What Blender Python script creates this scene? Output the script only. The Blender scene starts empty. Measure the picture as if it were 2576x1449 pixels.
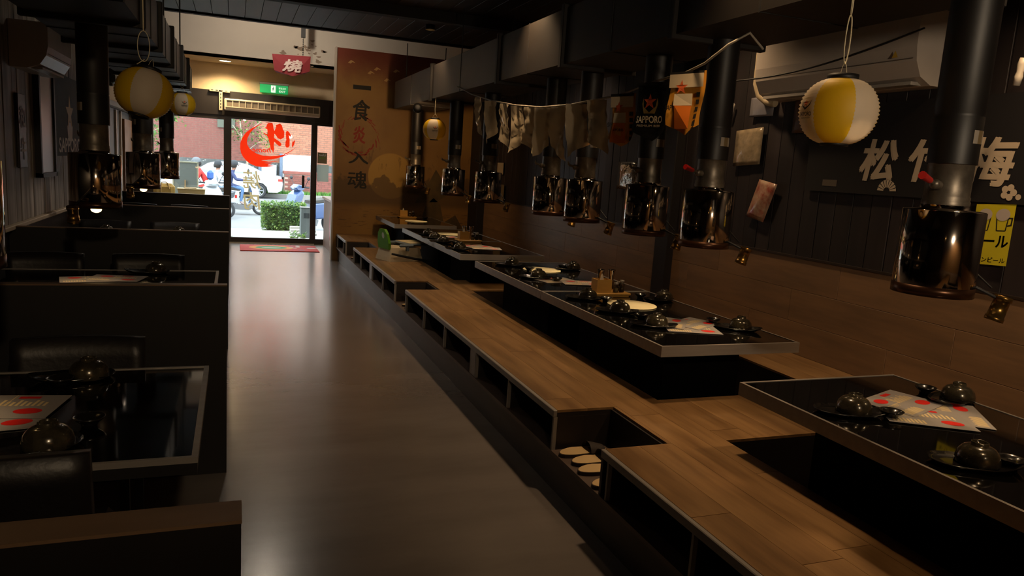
import bpy, math, random
from mathutils import Vector, Matrix
from mathutils.geometry import tessellate_polygon

PI = math.pi
random.seed(7)
S = bpy.context.scene
COL = S.collection

# ------------------------------------------------------------------ camera
F_PX = 1836.0
RW = ((0.93466936, 0.00358125, 0.35550016),      # world = RW @ (right, down, forward)
      (-0.34957725, -0.17278244, 0.92083765),
      (0.06472194, -0.9849535, -0.16024253))
cam_d = bpy.data.cameras.new('camera')
cam_d.sensor_width = 36.0
cam_d.lens = F_PX / 2576.0 * 36.0
cam_d.clip_start = 0.05
cam_d.clip_end = 200
cam = bpy.data.objects.new('camera', cam_d)
COL.objects.link(cam)
cam.matrix_world = Matrix(((RW[0][0], -RW[0][1], -RW[0][2], 0.0),
                           (RW[1][0], -RW[1][1], -RW[1][2], 0.0),
                           (RW[2][0], -RW[2][1], -RW[2][2], 1.5),
                           (0, 0, 0, 1)))
S.camera = cam

# ------------------------------------------------------------------ world, sun, lamps, exposure
W = bpy.data.worlds.new('sky')
S.world = W
W.use_nodes = True
bg = W.node_tree.nodes['Background']
bg.inputs[0].default_value = (0.82, 0.93, 1.0, 1)
bg.inputs[1].default_value = 6.8
sd = bpy.data.lights.new('sun', 'SUN')
sd.energy = 3.2
sd.color = (1.0, 0.95, 0.86)
sd.angle = 0.02
sun = bpy.data.objects.new('sun', sd)
COL.objects.link(sun)
sun.rotation_euler = Vector((0.35, 0.75, -1.0)).to_track_quat('-Z', 'Y').to_euler()

WARM = (1.0, 0.66, 0.36)
def spot(name, loc, target, watts, angle=120, blend=0.7, size=0.03, color=WARM, parent=None):
    d = bpy.data.lights.new(name, 'SPOT')
    d.energy = watts
    d.color = color
    d.spot_size = math.radians(angle)
    d.spot_blend = blend
    d.shadow_soft_size = size
    o = bpy.data.objects.new(name, d)
    COL.objects.link(o)
    o.location = loc
    o.rotation_euler = (Vector(target) - Vector(loc)).to_track_quat('-Z', 'Y').to_euler()
    if parent:
        o.parent = parent
    return o

S.view_settings.view_transform = 'Standard'
S.view_settings.look = 'None'
S.view_settings.exposure = 0.0
S.view_settings.gamma = 1.0
S.view_settings.use_curve_mapping = False
S.cycles.max_bounces = 8
S.cycles.diffuse_bounces = 4
S.cycles.glossy_bounces = 4
S.cycles.transmission_bounces = 6
S.cycles.transparent_max_bounces = 10
S.cycles.sample_clamp_indirect = 4.0

# ------------------------------------------------------------------ materials
def C(h):
    h = h.lstrip('#')
    out = []
    for i in (0, 2, 4):
        v = int(h[i:i + 2], 16) / 255
        out.append(v / 12.92 if v <= 0.04045 else ((v + 0.055) / 1.055) ** 2.4)
    return tuple(out) + (1.0,)

MATS = {}
def mat(name, col, rough=0.5, metal=0.0, var=0.0, scale=(8, 8, 8), rnd=0.0, bump=0.0, bscale=None,
        col2=None, emit=None, estr=0.0, spec=0.5, coat=0.0, alpha=1.0, transl=0.0, detail=4.0, coatr=0.03):
    if name in MATS:
        return MATS[name]
    m = bpy.data.materials.new(name)
    m.use_nodes = True
    nt = m.node_tree
    N, L = nt.nodes, nt.links
    b = N['Principled BSDF']
    c = C(col) if isinstance(col, str) else tuple(col) + (1.0,)
    b.inputs['Roughness'].default_value = rough
    b.inputs['Metallic'].default_value = metal
    b.inputs['Specular IOR Level'].default_value = spec
    b.inputs['Coat Weight'].default_value = coat
    b.inputs['Coat Roughness'].default_value = coatr
    b.inputs['Base Color'].default_value = c
    if var > 0 or col2 or rnd > 0 or bump > 0:
        tc = N.new('ShaderNodeTexCoord')
        mp = N.new('ShaderNodeMapping')
        mp.inputs['Scale'].default_value = scale
        L.new(tc.outputs['Object'], mp.inputs['Vector'])
        oi = N.new('ShaderNodeObjectInfo')
        add = N.new('ShaderNodeVectorMath')
        add.operation = 'MULTIPLY_ADD'
        add.inputs[1].default_value = (13.7, 7.3, 5.1)
        L.new(oi.outputs['Random'], add.inputs[0])
        L.new(mp.outputs['Vector'], add.inputs[2])
        no = N.new('ShaderNodeTexNoise')
        no.inputs['Scale'].default_value = 1.0
        no.inputs['Detail'].default_value = detail
        no.inputs['Roughness'].default_value = 0.6
        L.new(add.outputs[0], no.inputs['Vector'])
        d = C(col2) if col2 else tuple(v * (1 - var) for v in c[:3]) + (1.0,)
        e = c if col2 else tuple(min(1, v * (1 + var)) for v in c[:3]) + (1.0,)
        ra = N.new('ShaderNodeValToRGB')
        ra.color_ramp.elements[0].position = 0.32
        ra.color_ramp.elements[0].color = d
        ra.color_ramp.elements[1].position = 0.68
        ra.color_ramp.elements[1].color = e
        L.new(no.outputs['Fac'], ra.inputs['Fac'])
        out = ra.outputs['Color']
        if rnd > 0:
            mr = N.new('ShaderNodeMapRange')
            mr.inputs[3].default_value = 1 - rnd
            mr.inputs[4].default_value = 1 + rnd
            L.new(oi.outputs['Random'], mr.inputs[0])
            vm = N.new('ShaderNodeVectorMath')
            vm.operation = 'SCALE'
            L.new(out, vm.inputs[0])
            L.new(mr.outputs[0], vm.inputs['Scale'])
            out = vm.outputs[0]
        L.new(out, b.inputs['Base Color'])
        if bump > 0:
            bp = N.new('ShaderNodeBump')
            bp.inputs['Strength'].default_value = bump
            bp.inputs['Distance'].default_value = 0.01
            src = no
            if bscale:
                no2 = N.new('ShaderNodeTexNoise')
                no2.inputs['Scale'].default_value = bscale
                no2.inputs['Detail'].default_value = 3
                L.new(tc.outputs['Object'], no2.inputs['Vector'])
                src = no2
            L.new(src.outputs['Fac'], bp.inputs['Height'])
            L.new(bp.outputs['Normal'], b.inputs['Normal'])
    if emit:
        b.inputs['Emission Color'].default_value = C(emit)
        b.inputs['Emission Strength'].default_value = estr
    if alpha < 1:
        b.inputs['Alpha'].default_value = alpha
    if transl > 0:
        tr = N.new('ShaderNodeBsdfTranslucent')
        tr.inputs['Color'].default_value = c
        mx = N.new('ShaderNodeMixShader')
        mx.inputs[0].default_value = transl
        L.new(b.outputs[0], mx.inputs[1])
        L.new(tr.outputs[0], mx.inputs[2])
        L.new(mx.outputs[0], N['Material Output'].inputs[0])
    MATS[name] = m
    return m

def pane_mat(name, tint=(0.97, 0.99, 0.98), refl=0.08, rough=0.0):
    """thin clear sheet: transparent with a weak mirror coat"""
    if name in MATS:
        return MATS[name]
    m = bpy.data.materials.new(name)
    m.use_nodes = True
    nt = m.node_tree
    N, L = nt.nodes, nt.links
    N.remove(N['Principled BSDF'])
    t = N.new('ShaderNodeBsdfTransparent')
    t.inputs[0].default_value = tint + (1,)
    g = N.new('ShaderNodeBsdfGlossy')
    g.inputs['Roughness'].default_value = rough
    fr = N.new('ShaderNodeFresnel')
    fr.inputs[0].default_value = 1.3
    mu = N.new('ShaderNodeMath')
    mu.operation = 'ADD'
    mu.inputs[1].default_value = refl * 0.3
    L.new(fr.outputs[0], mu.inputs[0])
    mx = N.new('ShaderNodeMixShader')
    L.new(mu.outputs[0], mx.inputs[0])
    L.new(t.outputs[0], mx.inputs[1])
    L.new(g.outputs[0], mx.inputs[2])
    L.new(mx.outputs[0], N['Material Output'].inputs[0])
    MATS[name] = m
    return m

# setting
M_FLOOR = mat('floor_vinyl', '#736b67', 0.22, var=0.12, scale=(1.2, 4, 1), bump=0.05, bscale=30, spec=1.0, coat=0.4, coatr=0.24)
M_PLANK = mat('laminate', '#96744c', 0.36, col2='#6e5132', scale=(14, 1.6, 10), rnd=0.05, spec=0.45)
M_PLANKW = mat('laminate_wall', '#8c6b4c', 0.5, col2='#745a42', scale=(10, 1.6, 14), rnd=0.05)
M_EDGE = mat('laminate_edge', '#8b8580', 0.45, var=0.08)
M_DARKB = mat('dark_brown_board', '#1d1512', 0.55, var=0.25, scale=(3, 3, 12))
M_KICK = mat('kick_board', '#4b433e', 0.5, var=0.2, scale=(3, 1, 3))
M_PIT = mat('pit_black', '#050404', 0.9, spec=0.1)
M_BLACK = mat('black_paint', '#0c0a0a', 0.55, var=0.3, scale=(4, 4, 4))
M_DUCT = mat('duct_sheet', '#1e1915', 0.5, 0.0, var=0.25, scale=(2, 2, 4), bump=0.05)
M_DUCTB = mat('duct_flange', '#120e0d', 0.6)
M_CEIL = mat('ceiling_plank', '#31231d', 0.6, col2='#1d1512', scale=(10, 0.8, 3), rnd=0.3)
M_CEILB = mat('ceiling_black', '#15100f', 0.8)
M_WHITE = mat('white_plaster', '#c9bfb2', 0.8, var=0.05, scale=(1.2, 1.2, 1.2))
M_CREAM = mat('cream_plaster', '#d2bb97', 0.8, var=0.04)
M_GREYW = mat('weathered_plank', '#b3aaa2', 0.6, col2='#5e5853', scale=(30, 9, 1.0), rnd=0.35, bump=0.2)
M_DWALL = mat('dark_plank', '#2a2222', 0.6, col2='#191314', scale=(8, 8, 1.0), rnd=0.35)
M_PILLAR = mat('pillar_black', '#120d0b', 0.6)
M_FRAME = mat('door_frame_brown', '#1f1815', 0.45, var=0.15)
M_GLASS = pane_mat('window_glass')
M_STEEL = mat('brushed_steel', '#98918a', 0.42, 0.45, var=0.1, scale=(2, 30, 30))
M_TOP = mat('black_glass_top', '#070605', 0.06, spec=0.6, coat=0.3)
M_PART = mat('partition_board', '#0c0908', 0.55, var=0.2)
M_CAP = mat('partition_cap', '#6a5440', 0.4, var=0.12, scale=(2, 12, 12))
M_CHROME = mat('polished_steel', '#c8bcb0', 0.08, 1.0)
M_GALV = mat('galvanised', '#6c6459', 0.42, 0.7, var=0.3, scale=(20, 20, 20))
M_PIPE = mat('pipe_black', '#100c0a', 0.5, var=0.3, bump=0.1)
M_RIM = mat('hood_rim_brown', '#4a2f1c', 0.3, 0.7)
M_BRASS = mat('lamp_brass', '#8a6a35', 0.28, 0.9)
M_RED = mat('red_plastic', '#b01c16', 0.4)
M_BOWL = mat('black_glaze', '#3f392c', 0.2, 0.4, var=0.5, scale=(25, 25, 25), coat=0.5)
M_PLATE = mat('black_plate', '#12100f', 0.22, coat=0.4)
M_DISC = mat('grill_cover', '#c9bd98', 0.45, var=0.06)
M_LEATHER = mat('black_leather', '#141010', 0.45, var=0.2, bump=0.1, bscale=60)

# ------------------------------------------------------------------ mesh helpers
class MB:
    def __init__(s):
        s.v, s.f, s.m, s.s = [], [], [], []
    def add(s, vs, fs, mi=0, smooth=False, M=None):
        o = len(s.v)
        if M is not None:
            vs = [tuple(M @ Vector(p)) for p in vs]
        s.v += [tuple(p) for p in vs]
        for f in fs:
            s.f.append(tuple(i + o for i in f))
            s.m.append(mi)
            s.s.append(smooth)
        return s
    def box(s, x0, y0, z0, x1, y1, z1, mi=0, M=None, b=0.0):
        if b > 0:
            b = min(b, (x1 - x0) * .45, (y1 - y0) * .45, (z1 - z0) * .45)
            vs, fs = [], []
            X, Y, Z = (x0, x1), (y0, y1), (z0, z1)
            idx = {}
            for i in (0, 1):
                for j in (0, 1):
                    for k in (0, 1):
                        dx, dy, dz = (b if i == 0 else -b), (b if j == 0 else -b), (b if k == 0 else -b)
                        for a, p in enumerate(((X[i], Y[j] + dy, Z[k] + dz), (X[i] + dx, Y[j], Z[k] + dz), (X[i] + dx, Y[j] + dy, Z[k]))):
                            idx[i, j, k, a] = len(vs)
                            vs.append(p)
            g = idx.get
            for i in (0, 1):
                fs.append([g((i, 0, 0, 0)), g((i, 1, 0, 0)), g((i, 1, 1, 0)), g((i, 0, 1, 0))])
                fs.append([g((0, i, 0, 1)), g((1, i, 0, 1)), g((1, i, 1, 1)), g((0, i, 1, 1))])
                fs.append([g((0, 0, i, 2)), g((1, 0, i, 2)), g((1, 1, i, 2)), g((0, 1, i, 2))])
                for j in (0, 1):
                    fs.append([g((i, j, 0, 0)), g((i, j, 1, 0)), g((i, j, 1, 1)), g((i, j, 0, 1))])
                    fs.append([g((i, 0, j, 0)), g((i, 1, j, 0)), g((i, 1, j, 2)), g((i, 0, j, 2))])
                    fs.append([g((0, i, j, 1)), g((1, i, j, 1)), g((1, i, j, 2)), g((0, i, j, 2))])
                    for k in (0, 1):
                        fs.append([g((i, j, k, 0)), g((i, j, k, 1)), g((i, j, k, 2))])
            c = Vector(((x0 + x1) / 2, (y0 + y1) / 2, (z0 + z1) / 2))
            out = []
            for f in fs:
                p = [Vector(vs[q]) for q in f]
                n = (p[1] - p[0]).cross(p[2] - p[0])
                out.append(f if n.dot(p[0] - c) > 0 else f[::-1])
            return s.add(vs, out, mi, False, M)
        vs = [(x0, y0, z0), (x1, y0, z0), (x1, y1, z0), (x0, y1, z0), (x0, y0, z1), (x1, y0, z1), (x1, y1, z1), (x0, y1, z1)]
        return s.add(vs, [(3, 2, 1, 0), (4, 5, 6, 7), (0, 1, 5, 4), (1, 2, 6, 5), (2, 3, 7, 6), (3, 0, 4, 7)], mi, False, M)
    def lathe(s, prof, seg=24, c=(0, 0, 0), mi=0, M=None, smooth=True, cap=False, a0=0.0):
        vs, fs = [], []
        n = len(prof)
        for i in range(seg):
            a = a0 + 2 * PI * i / seg
            for r, z in prof:
                vs.append((c[0] + r * math.cos(a), c[1] + r * math.sin(a), c[2] + z))
        for i in range(seg):
            j = (i + 1) % seg
            for k in range(n - 1):
                fs.append((i * n + k, j * n + k, j * n + k + 1, i * n + k + 1))
        s.add(vs, fs, mi, smooth, M)
        if cap:
            for k, fl in ((0, True), (n - 1, False)):
                if prof[k][0] > 1e-4:
                    ring = [vs[i * n + k] for i in range(seg)]
                    s.add(ring, [tuple(range(seg))[::-1] if fl else tuple(range(seg))], mi, False, M)
        return s
    def cyl(s, p0, p1, r0, r1=None, seg=16, mi=0, cap=True, smooth=True):
        r1 = r0 if r1 is None else r1
        p0, p1 = Vector(p0), Vector(p1)
        d = p1 - p0
        q = d.to_track_quat('Z', 'Y').to_matrix().to_4x4()
        return s.lathe([(r0, 0), (r1, d.length)], seg, (0, 0, 0), mi, Matrix.Translation(p0) @ q, smooth, cap)
    def tube(s, pts, r, seg=8, mi=0, closed=False):
        P = [Vector(p) for p in pts]
        n = len(P)
        vs, fs = [], []
        nrm = None
        for i in range(n):
            a = P[i - 1] if (i or closed) else P[0]
            b = P[(i + 1) % n] if (i < n - 1 or closed) else P[-1]
            t = (b - a).normalized()
            if nrm is None:
                nrm = t.orthogonal().normalized()
            nrm = (nrm - t * nrm.dot(t)).normalized()
            bi = t.cross(nrm)
            rr = r[i] if isinstance(r, (list, tuple)) else r
            for k in range(seg):
                an = 2 * PI * k / seg
                vs.append(tuple(P[i] + (nrm * math.cos(an) + bi * math.sin(an)) * rr))
        for i in range(n if closed else n - 1):
            j = (i + 1) % n
            for k in range(seg):
                l = (k + 1) % seg
                fs.append((i * seg + k, i * seg + l, j * seg + l, j * seg + k))
        s.add(vs, fs, mi, True)
        if not closed:
            s.add(vs[:seg], [tuple(range(seg))[::-1]], mi)
            s.add(vs[-seg:], [tuple(range(seg))], mi)
        return s
    def poly(s, pts, fn, t=0.0, mi=0):
        """flat polygon (u,v) laid out by fn(u,v,w); w = thickness"""
        V2 = [Vector((p[0], p[1], 0)) for p in pts]
        tri = tessellate_polygon([V2])
        n = len(pts)
        top = [fn(p[0], p[1], t) for p in pts]
        s.add(top, [tuple(x) for x in tri], mi)
        if t:
            bot = [fn(p[0], p[1], 0) for p in pts]
            s.add(bot, [tuple(x)[::-1] for x in tri], mi)
            s.add(top + bot, [(i, (i + 1) % n, n + (i + 1) % n, n + i) for i in range(n)], mi)
        return s
    def sphere(s, c, r, seg=16, rings=10, sc=(1, 1, 1), mi=0, M=None):
        prof = [(r * math.sin(PI * k / rings), -r * math.cos(PI * k / rings)) for k in range(rings + 1)]
        MM = Matrix.Translation(c) @ Matrix.Diagonal((sc[0], sc[1], sc[2], 1))
        if M is not None:
            MM = M @ MM
        return s.lathe(prof, seg, (0, 0, 0), mi, MM)
    def build(s, name, mats, parent=None, world=False, shade=None):
        me = bpy.data.meshes.new(name)
        vs = s.v
        if world and parent is not None:
            l = parent.location
            vs = [(p[0] - l.x, p[1] - l.y, p[2] - l.z) for p in vs]
        me.from_pydata(vs, [], s.f)
        if not isinstance(mats, (list, tuple)):
            mats = [mats]
        for m in mats:
            me.materials.append(m)
        me.polygons.foreach_set('material_index', s.m)
        me.polygons.foreach_set('use_smooth', s.s)
        me.update()
        o = bpy.data.objects.new(name, me)
        COL.objects.link(o)
        if parent is not None:
            o.parent = parent
        return o

def tag(o, label=None, cat=None, group=None, kind=None):
    if label:
        o['label'] = label
    if cat:
        o['category'] = cat
    if group:
        o['group'] = group
    if kind:
        o['kind'] = kind
    return o

def thing(name, label, cat, loc=(0, 0, 0), rotz=0.0, group=None, kind=None):
    o = bpy.data.objects.new(name, None)
    o.empty_display_size = 0.05
    COL.objects.link(o)
    o.location = loc
    o.rotation_euler = (0, 0, rotz)
    return tag(o, label, cat, group, kind)

def dup(root, loc, rotz=None, label=None, rot=None, scale=None):
    r = root.copy()
    COL.objects.link(r)
    r.location = loc
    if rotz is not None:
        r.rotation_euler = (0, 0, rotz)
    if rot is not None:
        r.rotation_euler = rot
    if scale is not None:
        r.scale = (scale,) * 3
    if label:
        r['label'] = label
    for ch in list(root.children):
        c = ch.copy()
        COL.objects.link(c)
        c.parent = r
        for g in list(ch.children):
            d = g.copy()
            COL.objects.link(d)
            d.parent = c
    return r

_tc = {}
def text2d(s, bold=0.0, shear=0.0):
    """glyph outlines of s as (verts, tris), centred, cap height about 0.7"""
    k = (s, bold, shear)
    if k in _tc:
        return _tc[k]
    cu = bpy.data.curves.new('glyphs', 'FONT')
    cu.body = s
    cu.size = 1.0
    cu.align_x = 'CENTER'
    cu.align_y = 'CENTER'
    cu.offset = bold
    cu.shear = shear
    cu.resolution_u = 3
    o = bpy.data.objects.new('glyphs', cu)
    COL.objects.link(o)
    bpy.context.view_layer.update()
    me = bpy.data.meshes.new_from_object(o.evaluated_get(bpy.context.evaluated_depsgraph_get()))
    vs = [(v.co.x, v.co.y) for v in me.vertices]
    fs = [tuple(p.vertices) for p in me.polygons]
    bpy.data.objects.remove(o)
    bpy.data.curves.remove(cu)
    bpy.data.meshes.remove(me)
    if vs:
        xs = [p[0] for p in vs]; ys = [p[1] for p in vs]
        cx, cy = (min(xs) + max(xs)) / 2, (min(ys) + max(ys)) / 2
        vs = [(p[0] - cx, p[1] - cy) for p in vs]
    _tc[k] = (vs, fs)
    return vs, fs

def lettering(mb, s, fn, w=None, h=None, bold=0.0, shear=0.0, mi=0, at=(0, 0)):
    """put the text s, fitted into w x h, through fn(u,v,0)"""
    cjk = any(ord(ch) > 0x2E80 for ch in s)
    vs, fs = text2d(s, -bold if bold < 0 else (0.0 if cjk else bold), shear)
    if not vs:
        return mb
    xs = [p[0] for p in vs]; ys = [p[1] for p in vs]
    W0, H0 = max(xs) - min(xs) + 1e-6, max(ys) - min(ys) + 1e-6
    sx = w / W0 if w else None
    sy = h / H0 if h else None
    sx = sx or sy
    sy = sy or sx
    shifts = ((0, 0),) if not (cjk and bold > 0) else ((-bold, -bold * .6), (bold, bold * .6), (-bold * .7, bold * .7), (bold * .7, -bold * .7), (0, 0))
    for k, (a, b) in enumerate(shifts):
        mb.add([fn(at[0] + (p[0] + a) * sx, at[1] + (p[1] + b) * sy, .0004 * k) for p in vs], fs, mi)
    return mb

def star(r, r2=0.4, n=5, rot=PI / 2):
    return [((r if i % 2 == 0 else r * r2) * math.cos(rot + PI * i / n), (r if i % 2 == 0 else r * r2) * math.sin(rot + PI * i / n)) for i in range(2 * n)]

def disc(rx, ry=None, n=28, c=(0, 0)):
    ry = ry or rx
    return [(c[0] + rx * math.cos(2 * PI * i / n), c[1] + ry * math.sin(2 * PI * i / n)) for i in range(n)]

def rect(u0, v0, u1, v1):
    return [(u0, v0), (u1, v0), (u1, v1), (u0, v1)]

def struct(name, mb, m, label=None, parent=None):
    o = mb.build(name, m, parent)
    if parent is None:
        tag(o, label, None, None, 'structure')
    return o

def one(name, mb, m, label, cat, group=None, loc=None):
    """a thing that is a single mesh, its origin at its base"""
    l = loc
    if l is None:
        xs = [p[0] for p in mb.v]; ys = [p[1] for p in mb.v]; zs = [p[2] for p in mb.v]
        l = ((min(xs) + max(xs)) / 2, (min(ys) + max(ys)) / 2, min(zs))
    mb.v = [(p[0] - l[0], p[1] - l[1], p[2] - l[2]) for p in mb.v]
    o = mb.build(name, m)
    o.location = l
    return tag(o, label, cat, group)

# ================================================================== THE SETTING
XL, XR = -1.43, 3.52            # side walls
YD = 12.95                      # door wall
TZ = 0.70                       # table tops

mb = MB().box(-2.6, -3.2, -0.2, 4.2, 13.1, 0.0)
floor = struct('floor', mb, M_FLOOR, 'grey brown vinyl aisle floor with a soft sheen')

# ---- left wall with weathered planks
wl = struct('wall_left', MB().box(XL - 0.17, -3.2, 0, XL - 0.025, 9.9, 3.55), M_BLACK, 'left wall clad in weathered grey boards')
pm = None
y = 4.4
k = 0
while y < 9.85:
    w = 0.118
    if pm is None:
        p = MB().box(0, 0.002, 0, 0.022, w - 0.004, 2.15, b=0.003).build('plank', M_GREYW, wl)
        pm = p
    else:
        p = pm.copy(); COL.objects.link(p)
    p.location = (XL - 0.025 + (0.004 if k % 3 == 0 else 0.0), y, 0.905)
    y += w
    k += 1
MB().box(XL - 0.025, 1.3, 0.0, XL - 0.005, 9.9, 0.87).build('lower_panel', M_DARKB, wl)
MB().box(XL - 0.025, 1.3, 0.875, XL + 0.035, 9.9, 0.905, b=0.004).build('ledge', mat('ledge_wood', '#b8a892', 0.4), wl)

# ---- left wall beyond the booths: cream above, dark cabinet zone below
we = struct('wall_entry_left', MB().box(-1.95, 9.9, 0, -1.80, 13.0, 3.55), M_CREAM, 'cream plaster wall at the entrance on the left')
MB().box(-1.80, 9.9, 2.02, -1.44, 12.95, 2.86).build('bulkhead', M_CREAM, we)
MB().box(-1.80, 9.88, 0, -1.43, 9.90, 2.02).build('end_board', M_BLACK, we)
MB().box(-1.80, 9.9, 1.96, -1.42, 12.95, 2.02).build('soffit_trim', M_EDGE, we)
cab = thing('tall_cabinet', 'tall dark cabinet with pale vertical trims left of the street window', 'cabinet', (-1.6, 11.4, 0))
MB().box(-1.79, 10.2, 0.0, -1.50, 12.9, 1.95).build('body', M_DARKB, cab, True)
for yy in (10.5, 11.15, 11.6):
    MB().box(-1.50, yy, 0.1, -1.475, yy + 0.05, 1.94).build('trim', mat('pale_trim', '#b9ab9c', 0.5), cab, True)
MB().box(-1.50, 11.9, 0.1, -1.47, 12.7, 1.85).build('door', mat('brown_panel', '#6b4a2c', 0.5, var=0.15), cab, True)

# ---- right wall: dark vertical boards above, laminate wainscot below
wr = struct('wall_right', MB().box(XR + 0.03, -3.2, 0, XR + 0.2, 10.95, 3.55), M_BLACK, 'right wall with dark boards over a wood laminate wainscot')
pm = None
y = 0.2
k = 0
while y < 10.9:
    w = 0.142
    if pm is None:
        pm = p = MB().box(0, 0.0015, 0, 0.02, w - 0.003, 2.3, b=0.002).build('plank', M_DWALL, wr)
    else:
        p = pm.copy(); COL.objects.link(p)
    p.location = (XR + 0.010 - (0.004 if k % 4 == 1 else 0), y, 1.05)
    y += w
    k += 1
pm = None
for r in range(3):
    y = -0.6 - 0.4 * r
    while y < 10.94:
        if pm is None:
            pm = p = MB().box(0, 0.001, 0.001, 0.03, 1.219, 0.213, b=0.0015).build('wainscot_board', M_PLANKW, wr)
        else:
            p = pm.copy(); COL.objects.link(p)
        p.location = (XR - 0.002, y, 0.40 + r * 0.2135)
        if y + 1.22 > 10.94:
            p.scale = (1, (10.94 - y) / 1.22, 1)
        y += 1.22
MB().box(XR - 0.012, -1.0, 1.04, XR + 0.03, 10.94, 1.053).build('cap_rail', mat('rail_dark', '#2a1f18', 0.5), wr)
for y0, y1, x0 in ((5.34, 5.54, 3.45), (10.50, 10.94, 3.40)):
    struct('pillar_wall', MB().box(x0, y0, 0.4, XR + 0.03, y1, 3.4, b=0.006), M_PILLAR, 'black square pillar standing against the right wall')

# ---- rear wall behind the viewer, closing the room
struct('wall_rear', MB().box(-2.0, -3.3, 0, 4.0, -3.15, 3.55), mat('rear_wall', '#b59468', 0.7), 'tan rear wall of the room')

# ---- mural wall
def mural_mat():
    m = bpy.data.materials.new('mural_print')
    m.use_nodes = True
    nt = m.node_tree; N, L = nt.nodes, nt.links
    b = N['Principled BSDF']
    b.inputs['Roughness'].default_value = 0.6
    tc = N.new('ShaderNodeTexCoord')
    sp = N.new('ShaderNodeSeparateXYZ')
    L.new(tc.outputs['Object'], sp.inputs[0])
    def noise(scale, mscale, detail=4):
        mp = N.new('ShaderNodeMapping'); mp.inputs['Scale'].default_value = mscale
        L.new(tc.outputs['Object'], mp.inputs[0])
        n = N.new('ShaderNodeTexNoise'); n.inputs['Scale'].default_value = scale; n.inputs['Detail'].default_value = detail
        L.new(mp.outputs[0], n.inputs['Vector'])
        return n.outputs['Fac']
    def math_(op, a, c=None):
        n = N.new('ShaderNodeMath'); n.operation = op
        for i, q in enumerate((a, c)):
            if q is None: continue
            if isinstance(q, (int, float)): n.inputs[i].default_value = q
            else: L.new(q, n.inputs[i])
        return n.outputs[0]
    def step(v, a, c):
        n = N.new('ShaderNodeMapRange'); n.interpolation_type = 'SMOOTHSTEP'
        n.inputs[1].default_value = a; n.inputs[2].default_value = c
        L.new(v, n.inputs[0])
        return n.outputs[0]
    def mix(f, c1, c2):
        n = N.new('ShaderNodeMix'); n.data_type = 'RGBA'
        L.new(f, n.inputs['Factor'])
        for i, q in ((6, c1), (7, c2)):
            if isinstance(q, tuple): n.inputs[i].default_value = q
            else: L.new(q, n.inputs[i])
        return n.outputs[2]
    x, z = sp.outputs['X'], sp.outputs['Z']
    n1 = noise(1.6, (1, 1, 1))
    n2 = noise(5.0, (1, 1, 1), 6)
    col = mix(step(n1, .3, .7), C('#8f6a30'), C('#7d5826'))
    zz = math_('ADD', z, math_('MULTIPLY', n1, 0.8))
    col = mix(step(zz, 2.75, 3.35), col, C('#6b2a16'))                       # red wash at the top
    dx = math_('SUBTRACT', x, 2.17); dz = math_('SUBTRACT', z, 1.28)
    rr = math_('SQRT', math_('ADD', math_('MULTIPLY', dx, dx), math_('MULTIPLY', dz, dz)))
    col = mix(step(rr, .345, .325), col, C('#ac8438'))                       # sun
    hz = math_('ADD', z, math_('MULTIPLY', n2, -0.75))
    hills = math_('MULTIPLY', step(hz, .86, .80), step(z, .78, .9))
    col = mix(math_('MULTIPLY', hills, .75), col, C('#4e381c'))              # far hills
    ln = noise(9.0, (1, 1, 9), 5)
    lines = math_('MULTIPLY', step(ln, .60, .66), math_('MULTIPLY', step(z, .82, .74), step(z, .45, .55)))
    col = mix(math_('MULTIPLY', lines, .7), col, C('#3b2914'))               # water strokes
    st = noise(7.0, (3, 1, 1), 5)
    spk = math_('MULTIPLY', step(st, .60, .64), math_('MULTIPLY', step(z, 1.3, 1.5), step(z, 1.75, 1.6)))
    col = mix(math_('MULTIPLY', spk, .45), col, C('#5a3f1c'))
    L.new(col, b.inputs['Base Color'])
    return m
wm = struct('wall_mural', MB().box(1.345, 10.94, 0, XR + 0.2, 11.06, 3.04), mural_mat(), 'ochre mural wall with black calligraphy, sun and hills')
MB().box(1.325, 10.932, 0, 1.347, 11.07, 3.045).build('edge_trim', mat('mural_trim', '#a79c90', 0.5), wm)
muf = lambda u, v, w: (u, 10.9385 - w, v)
ink = mat('mural_ink', '#17120d', 0.7)
mb = MB()
lettering(mb, '一', muf, w=.25, h=.05, bold=.012, at=(1.71, 2.52))
lettering(mb, '食', muf, w=.24, h=.29, bold=.022, shear=.1, at=(1.71, 2.20))
lettering(mb, '入', muf, w=.28, h=.17, bold=.022, at=(1.69, 1.52))
lettering(mb, '魂', muf, w=.27, h=.25, bold=.018, at=(1.68, 1.20))
tag(mb.build('calligraphy', ink, wm), 'black brush characters 一食入魂')
mb = MB()
for i in range(46):                       # broken red brush ring round the seal
    a = 2 * PI * i / 46
    r = .265 + random.uniform(-.03, .035)
    cx_, cz_ = 1.69 + r * math.cos(a) * 0.98, 1.84 + r * math.sin(a)
    l = random.uniform(.02, .06)
    mb.poly([(cx_ + l * math.cos(a + PI / 2 + .3 * q) * (1 if q < 2 else -1), cz_ + l * math.sin(a + PI / 2) * (1 if q < 2 else -1) + (.008 if q in (1, 2) else -.008)) for q in range(4)], muf)
lettering(mb, '炎', muf, w=.17, h=.24, bold=.03, at=(1.69, 1.85))
tag(mb.build('seal_print', mat('seal_red', '#8a2c18', 0.7), wm), 'faded red brush ring with a red character')
mb = MB()
for (bx_, bz_) in ((1.55, 2.86), (1.92, 2.80), (1.83, 2.74), (2.07, 2.66), (2.2, 2.8)):
    mb.poly([(bx_ - .05, bz_ - .015), (bx_ - .01, bz_ + .025), (bx_ + .02, bz_ + .015), (bx_ + .055, bz_ - .01), (bx_ + .01, bz_ - .002), (bx_ - .01, bz_ - .025)], muf)
mb.build('crane_print', mat('crane_pale', '#b08a58', 0.7), wm)
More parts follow.
